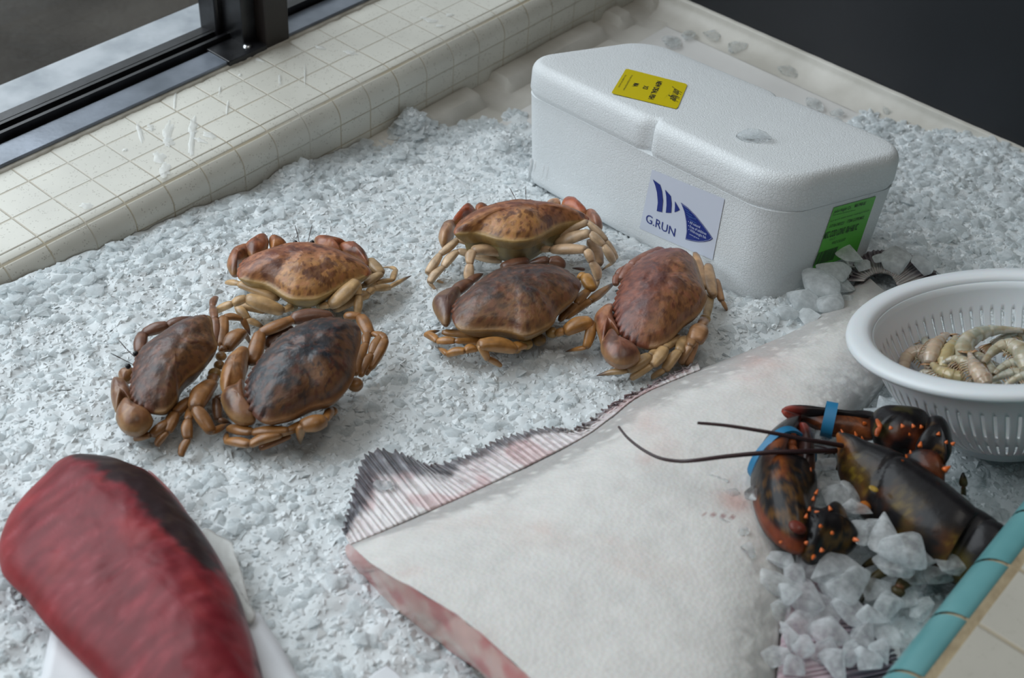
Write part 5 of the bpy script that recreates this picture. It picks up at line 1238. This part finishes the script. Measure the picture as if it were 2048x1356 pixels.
def tiltrot(mx):
    a = RS.rand()*6.28; ca, sa = math.cos(a), math.sin(a); Z_ = np.array([[ca, -sa, 0], [sa, ca, 0], [0, 0, 1.]])
    t = RS.randn()*mx; b = RS.rand()*6.28; ax = np.array([math.cos(b), math.sin(b), 0]); K_ = np.array([[0, 0, ax[1]], [0, 0, -ax[0]], [-ax[1], ax[0], 0]])
    return (np.eye(3)+math.sin(t)*K_+(1-math.cos(t))*K_@K_) @ Z_
def in_view(x, y, z, mrg=60):
    c = (np.array([x, y, z])-OZ) @ R
    px = CX+F*c[0]/-c[2]; py = CY-F*c[1]/-c[2]
    return -mrg < px < 2048+mrg and -mrg < py < 1356+mrg
def flakes(n, smin, smax, dens=None, sink=.2, seed=0):
    VV = []; FF = []; off = 0; k = 0; tries = 0
    while k < n and tries < n*30:
        tries += 1
        x = X0+RS.rand()*(X1-X0); y = Y0+RS.rand()*(Y1-Y0-.002)
        z = Hq(x, y)
        if z < TRAY+.0015 or not in_view(x, y, z): continue
        if dens is not None and RS.rand() > dens(x, y): continue
        s = smin+(smax-smin)*RS.rand()**2.2
        if y+s > WALLY-.0005: continue
        V, Fc = SH[RS.randint(8)]
        q = (V*s*np.array([1, 1, .75])) @ tiltrot(.42).T+np.array([x, y, z-s*sink+RS.rand()*s*.4])
        VV.append(q); FF.append(Fc+off); off += len(V); k += 1
    return np.vstack(VV), np.vstack(FF)
V, Fc = flakes(85000, .0018, .0062, sink=.5)
V2, F2 = flakes(10500, .0055, .0105, sink=.45, seed=1)
V3, F3 = flakes(2600, .005, .011, dens=lambda x, y: 1. if (y > WALLY-.07 or x > 1.02) else 0., sink=.15)
F2 = np.vstack([F2, F3+len(V2)]); V2 = np.vstack([V2, V3])
Fc = np.vstack([Fc, F2+len(V)]); V = np.vstack([V, V2]); nbig = len(F2)
# one object: bed quads split to triangles + shards
tri = np.concatenate([fq[:, [0, 1, 2]], fq[:, [0, 2, 3]], Fc+len(v)])
ice = np_mesh('crushed_ice', np.vstack([v, V]), tri, M['icebed'])
nb = len(fq)*2; sm = np.zeros(len(tri), bool); sm[:nb] = True
ice.data.polygons.foreach_set('use_smooth', sm)
ice.data.materials.append(M['shard']); ice.data.materials.append(M['shard_grey']); ice.data.materials.append(M['flake2'])
mi = np.zeros(len(tri), np.int32); fid = np.cumsum(np.r_[0, (np.diff(Fc.min(1)) > 30)])
mi[nb:] = (np.repeat(0, len(Fc)))
hsh = ((Fc.min(1)//10)*2654435761 % 97)
cs = np.ones(len(Fc), np.int32)
cs[hsh < 18] = 2
cs[-nbig:] = 3
mi[nb:] = cs
ice.data.polygons.foreach_set('material_index', mi)
tag(ice, 'bed of white crushed ice filling the display case', 'ice', kind='stuff')
# ================================================================ SINGLE LUMPS OF ICE
def cz(x, y): 
    P = on(x, y); 
    for _ in range(3): P = ray_plane((x, y), np.array([0, 0, Hq(P[0], P[1])]), np.array([0, 0, 1.]))
    return P
GT = 'clear ice lumps on the bare tray'
for (x, y, s, l) in [(1403, 35, 26, 'small ice lump in the far tray corner'), (1382, 72, 36, 'ice lump near the far tray corner, left of a pair'), (1431, 72, 46, 'round clear ice lump near the far tray corner'), (1480, 95, 48, 'twin-pointed ice lump on the tray behind the box'),
                     (1533, 86, 36, 'flat ice lump touching the white lip of the dark panel'), (1618, 123, 15, 'tiny ice bead against the panel lip'), (1572, 141, 42, 'melting ice lump on the tray behind the middle of the lid'), (1669, 148, 36, 'ice lump at the panel lip, above the paler one'),
                     (1674, 171, 46, 'pale ice lump on the tray near the panel lip'), (1790, 218, 56, 'wide oval ice lump on the tray right of the lid'), (1882, 258, 66, 'jagged ice lump where the loose ice begins'), (1345, 82, 50, 'flat wet ice sliver behind the far box corner'),
                     (1623, 206, 44, 'low ice lump just behind the lid edge'), (1669, 224, 30, 'small ice lump just behind the lid edge'), (1952, 268, 50, 'ice lump at the foot of the dark panel, right side')]:
    P = ray_plane((x, y), np.array([0, 0, TRAY+.004]), np.array([0, 0, 1.])); o = chunk((x, y), s*1.1, P=P, flat=.35, label=l, group=GT)
o = chunk((1508, 271), 62, P=ray_plane((1508, 271), bxp(0, 0, .004), bn), flat=.3, label='clear ice lump melting on top of the foam lid', stretch=1.4, ang=-.9)
chunk((766, 972), 44, .013, .3, label='clear ice lump melting on the halibut fin')
chunk((1506, 986), 38, .040, .6, label='wet ice crystal on the edge of the broad lobster claw')
GF = 'ice lumps on the halibut beside the lobster'
for (x, y, s, l, h) in [(1440, 960, 44, 'clear ice lump on the halibut, left of the broad claw', .030), (1462, 985, 34, 'smaller clear ice lump beside the one left of the claw', .030), (1450, 1042, 34, 'ice lump by the red nick in the halibut', .030), (1486, 1062, 30, 'ice lump on the halibut just under the claw edge', .030), (1500, 1100, 40, 'flat ice lump on the halibut below the claw', .030)]:
    chunk((x, y), s, h, .3, label=l, group=GF)
GL = 'glassy ice lumps heaped around the lobster'
LP = [(1622, 850, 40, .03), (1650, 870, 40, .03), (1745, 822, 40, .02), (1775, 812, 46, .02), (1800, 800, 40, .02), (1735, 895, 40, .034), (1785, 893, 56, .034), (1838, 905, 46, .03), (1645, 925, 44, .03), (1648, 975, 66, .032), (1672, 1000, 60, .034), (1700, 985, 46, .036), (1712, 1022, 50, .038), (1742, 1045, 56, .038), (1722, 1068, 50, .034),
      (1782, 1078, 86, .040), (1812, 1102, 92, .038), (1838, 1130, 60, .028), (1790, 1130, 60, .03), (1905, 1130, 62, .03), (1880, 1150, 60, .02), (1668, 1140, 84, .024), (1690, 1165, 90, .02), (1622, 1132, 60, .02), (1592, 1150, 50, .02), (1565, 1120, 40, .024), (1548, 1165, 60, .02), (1610, 1195, 70, .016), (1652, 1215, 70, .014), (1700, 1222, 66, .012), (1745, 1180, 60, .014), (1775, 1215, 66, .012), (1820, 1185, 66, .012), (1850, 1215, 50, .01), (1560, 1225, 70, .012), (1600, 1255, 66, .012), (1660, 1265, 70, .012), (1720, 1270, 66, .01), (1780, 1270, 50, .01), (1640, 1300, 60, .01), (1700, 1310, 50, .01), (1580, 1190, 44, .022), (1745, 1230, 46, .016), (1830, 1150, 50, .02),
      (1560, 1270, 60, .016), (1610, 1300, 60, .014), (1670, 1330, 60, .012), (1730, 1320, 50, .012), (1545, 1310, 50, .016), (1765, 1300, 46, .012), (1590, 1335, 50, .014), (1925, 1010, 40, .02), (1950, 1040, 36, .02), (1935, 1060, 30, .02)]
WH = ['beside the broad claw', 'between claw and lobster body', 'under the slender claw', 'in front of the lobster', 'against the teal ledge']
for (x, y, s, h) in LP:
    w = WH[2] if y < 920 else WH[0] if x < 1640 else WH[1] if y < 1100 and x < 1760 else WH[4] if x > 1870 else WH[3]
    chunk((x, y), s*1.25, h, .55, label='glassy ice lump heaped %s' % w, group=GL+', '+w, mat='cloudy')
GB = 'frosted ice lumps piled at the near corner of the box'
for (x, y, s, h) in [(1700, 505, 60, .03), (1672, 545, 70, .022), (1640, 570, 90, .02), (1605, 600, 70, .012), (1660, 600, 80, .014), (1570, 625, 60, .01), (1690, 570, 50, .014), (1620, 635, 50, .01), (1545, 640, 44, .008), (1720, 470, 30, .02), (1790, 520, 70, .022), (1835, 530, 60, .02), (1755, 515, 30, .024), (1700, 600, 40, .01), (1725, 530, 34, .02)]:
    chunk((x, y), s, h, .6, label='frosted ice lump piled at the near box corner', group=GB, mat='flake2')
# wet patches and drops on the sill
M['puddle'] = plain('puddle', (.85, .87, .86), .06, Alpha=.45)
wm = MB(); rs = random.Random(11)
for (x, y, a, b, an) in [(335, 262, 9, 20, .2), (337, 285, 12, 10, 0), (300, 252, 6, 4, 0), (302, 258, 8, 4, 0), (386, 255, 8, 22, .1), (383, 290, 7, 26, .1), (400, 280, 14, 4, .4), (420, 270, 14, 7, .3), (318, 315, 14, 10, 0), (330, 340, 10, 14, .2), (280, 265, 5, 20, -.3), (172, 412, 14, 6, 0), (455, 215, 3, 14, .2), (440, 180, 3, 8, .1), (560, 160, 3, 12, 0), (610, 150, 2, 20, 0),
                         (350, 200, 3, 18, .1), (520, 120, 10, 3, .3), (640, 95, 12, 3, .2), (700, 105, 14, 4, .2), (860, 40, 18, 4, .2), (880, 52, 10, 3, .1), (900, 30, 8, 3, 0), (250, 300, 6, 3, 0), (480, 150, 4, 3, 0)]:
    C_ = pz(x, y, SILL+.0006); n = 18; b0 = len(wm.v)
    for k in range(n):
        t = k/n*2*math.pi; r = 1+.3*rs.uniform(-1, 1); dx = a*math.cos(t)*r; dy = b*math.sin(t)*r
        P = pz(x+dx*math.cos(an)-dy*math.sin(an), y+dx*math.sin(an)+dy*math.cos(an), SILL+.0005); wm.v.append(tuple(P))
    for k in range(n): q = np.array(wm.v[b0+k])*.6+C_*.4; wm.v.append((q[0], q[1], SILL+.0012))
    wm.v.append((C_[0], C_[1], SILL+.0014))
    for k in range(n): wm.f += [(b0+k, b0+(k+1) % n, b0+n+(k+1) % n, b0+n+k), (b0+n+k, b0+n+(k+1) % n, b0+2*n)]
o = wm.obj('water_splash', M['puddle']); tag(o, 'splashes of water on the cream tiled sill', 'water', kind='stuff')
# ================================================================ LIGHT AND CAMERA
w = bpy.data.worlds.new('World'); bpy.context.scene.world = w; w.use_nodes = True
nt = w.node_tree; L = nt.links.new; bg = nt.nodes['Background']
tc = node(nt, 'ShaderNodeTexCoord'); sp = node(nt, 'ShaderNodeSeparateXYZ'); L(tc.outputs['Generated'], sp.inputs[0])
# overcast daylight enters from the window side (+Y); the shop behind the camera is dim
my = node(nt, 'ShaderNodeMapRange', interpolation_type='SMOOTHSTEP'); L(sp.outputs[1], my.inputs['Value']); my.inputs['From Min'].default_value = -.5; my.inputs['From Max'].default_value = .9
my.inputs['To Min'].default_value = .10; my.inputs['To Max'].default_value = 1.0
mz = node(nt, 'ShaderNodeMapRange', interpolation_type='SMOOTHSTEP'); L(sp.outputs[2], mz.inputs['Value']); mz.inputs['From Min'].default_value = -.15; mz.inputs['From Max'].default_value = .35
mz.inputs['To Min'].default_value = .12; mz.inputs['To Max'].default_value = 1.0
ml = node(nt, 'ShaderNodeMath', operation='MULTIPLY'); L(my.outputs[0], ml.inputs[0]); L(mz.outputs[0], ml.inputs[1])
cm = node(nt, 'ShaderNodeMix', data_type='RGBA'); L(my.outputs[0], cm.inputs['Factor']); cm.inputs[6].default_value = (1.0, .93, .84, 1); cm.inputs[7].default_value = (.86, .95, 1.0, 1)
L(cm.outputs[2], bg.inputs['Color']); 
st_ = node(nt, 'ShaderNodeMath', operation='MULTIPLY'); L(ml.outputs[0], st_.inputs[0]); st_.inputs[1].default_value = .95
L(st_.outputs[0], bg.inputs['Strength'])
ld = bpy.data.lights.new('ceiling_light', 'AREA'); ld.shape = 'RECTANGLE'; ld.size = 1.4; ld.size_y = .5; ld.energy = 7; ld.color = (1, .96, .9)
lo = bpy.data.objects.new('ceiling_light', ld); COL.objects.link(lo); lo.location = (.8, .1, 3.1); lo.rotation_euler = (math.radians(-8), 0, 0)
wd = bpy.data.lights.new('window_daylight', 'AREA'); wd.shape = 'RECTANGLE'; wd.size = 3.0; wd.size_y = 1.6; wd.energy = 66; wd.color = (.86, .94, 1)
wo = bpy.data.objects.new('window_daylight', wd); COL.objects.link(wo); wo.location = (.1, 2.1, 2.2)
wo.rotation_euler = (Vector((.7, .6, .85))-Vector(wo.location)).to_track_quat('-Z', 'Y').to_euler()
cd = bpy.data.cameras.new('camera'); cam = bpy.data.objects.new('camera', cd); COL.objects.link(cam)
cd.sensor_width = 36; cd.lens = F/2048*36; cd.clip_start = .02; cd.clip_end = 100
m4 = Matrix([list(R[i])+[OZ[i]] for i in range(3)]+[[0, 0, 0, 1]]); cam.matrix_world = m4
cd.dof.use_dof = True; cd.dof.focus_distance = 1.14; cd.dof.aperture_fstop = 9
sc = bpy.context.scene; sc.camera = cam
sc.view_settings.view_transform = 'Standard'; sc.view_settings.look = 'None'; sc.view_settings.gamma = 1; sc.view_settings.use_curve_mapping = False
sc.view_settings.exposure = -0.34
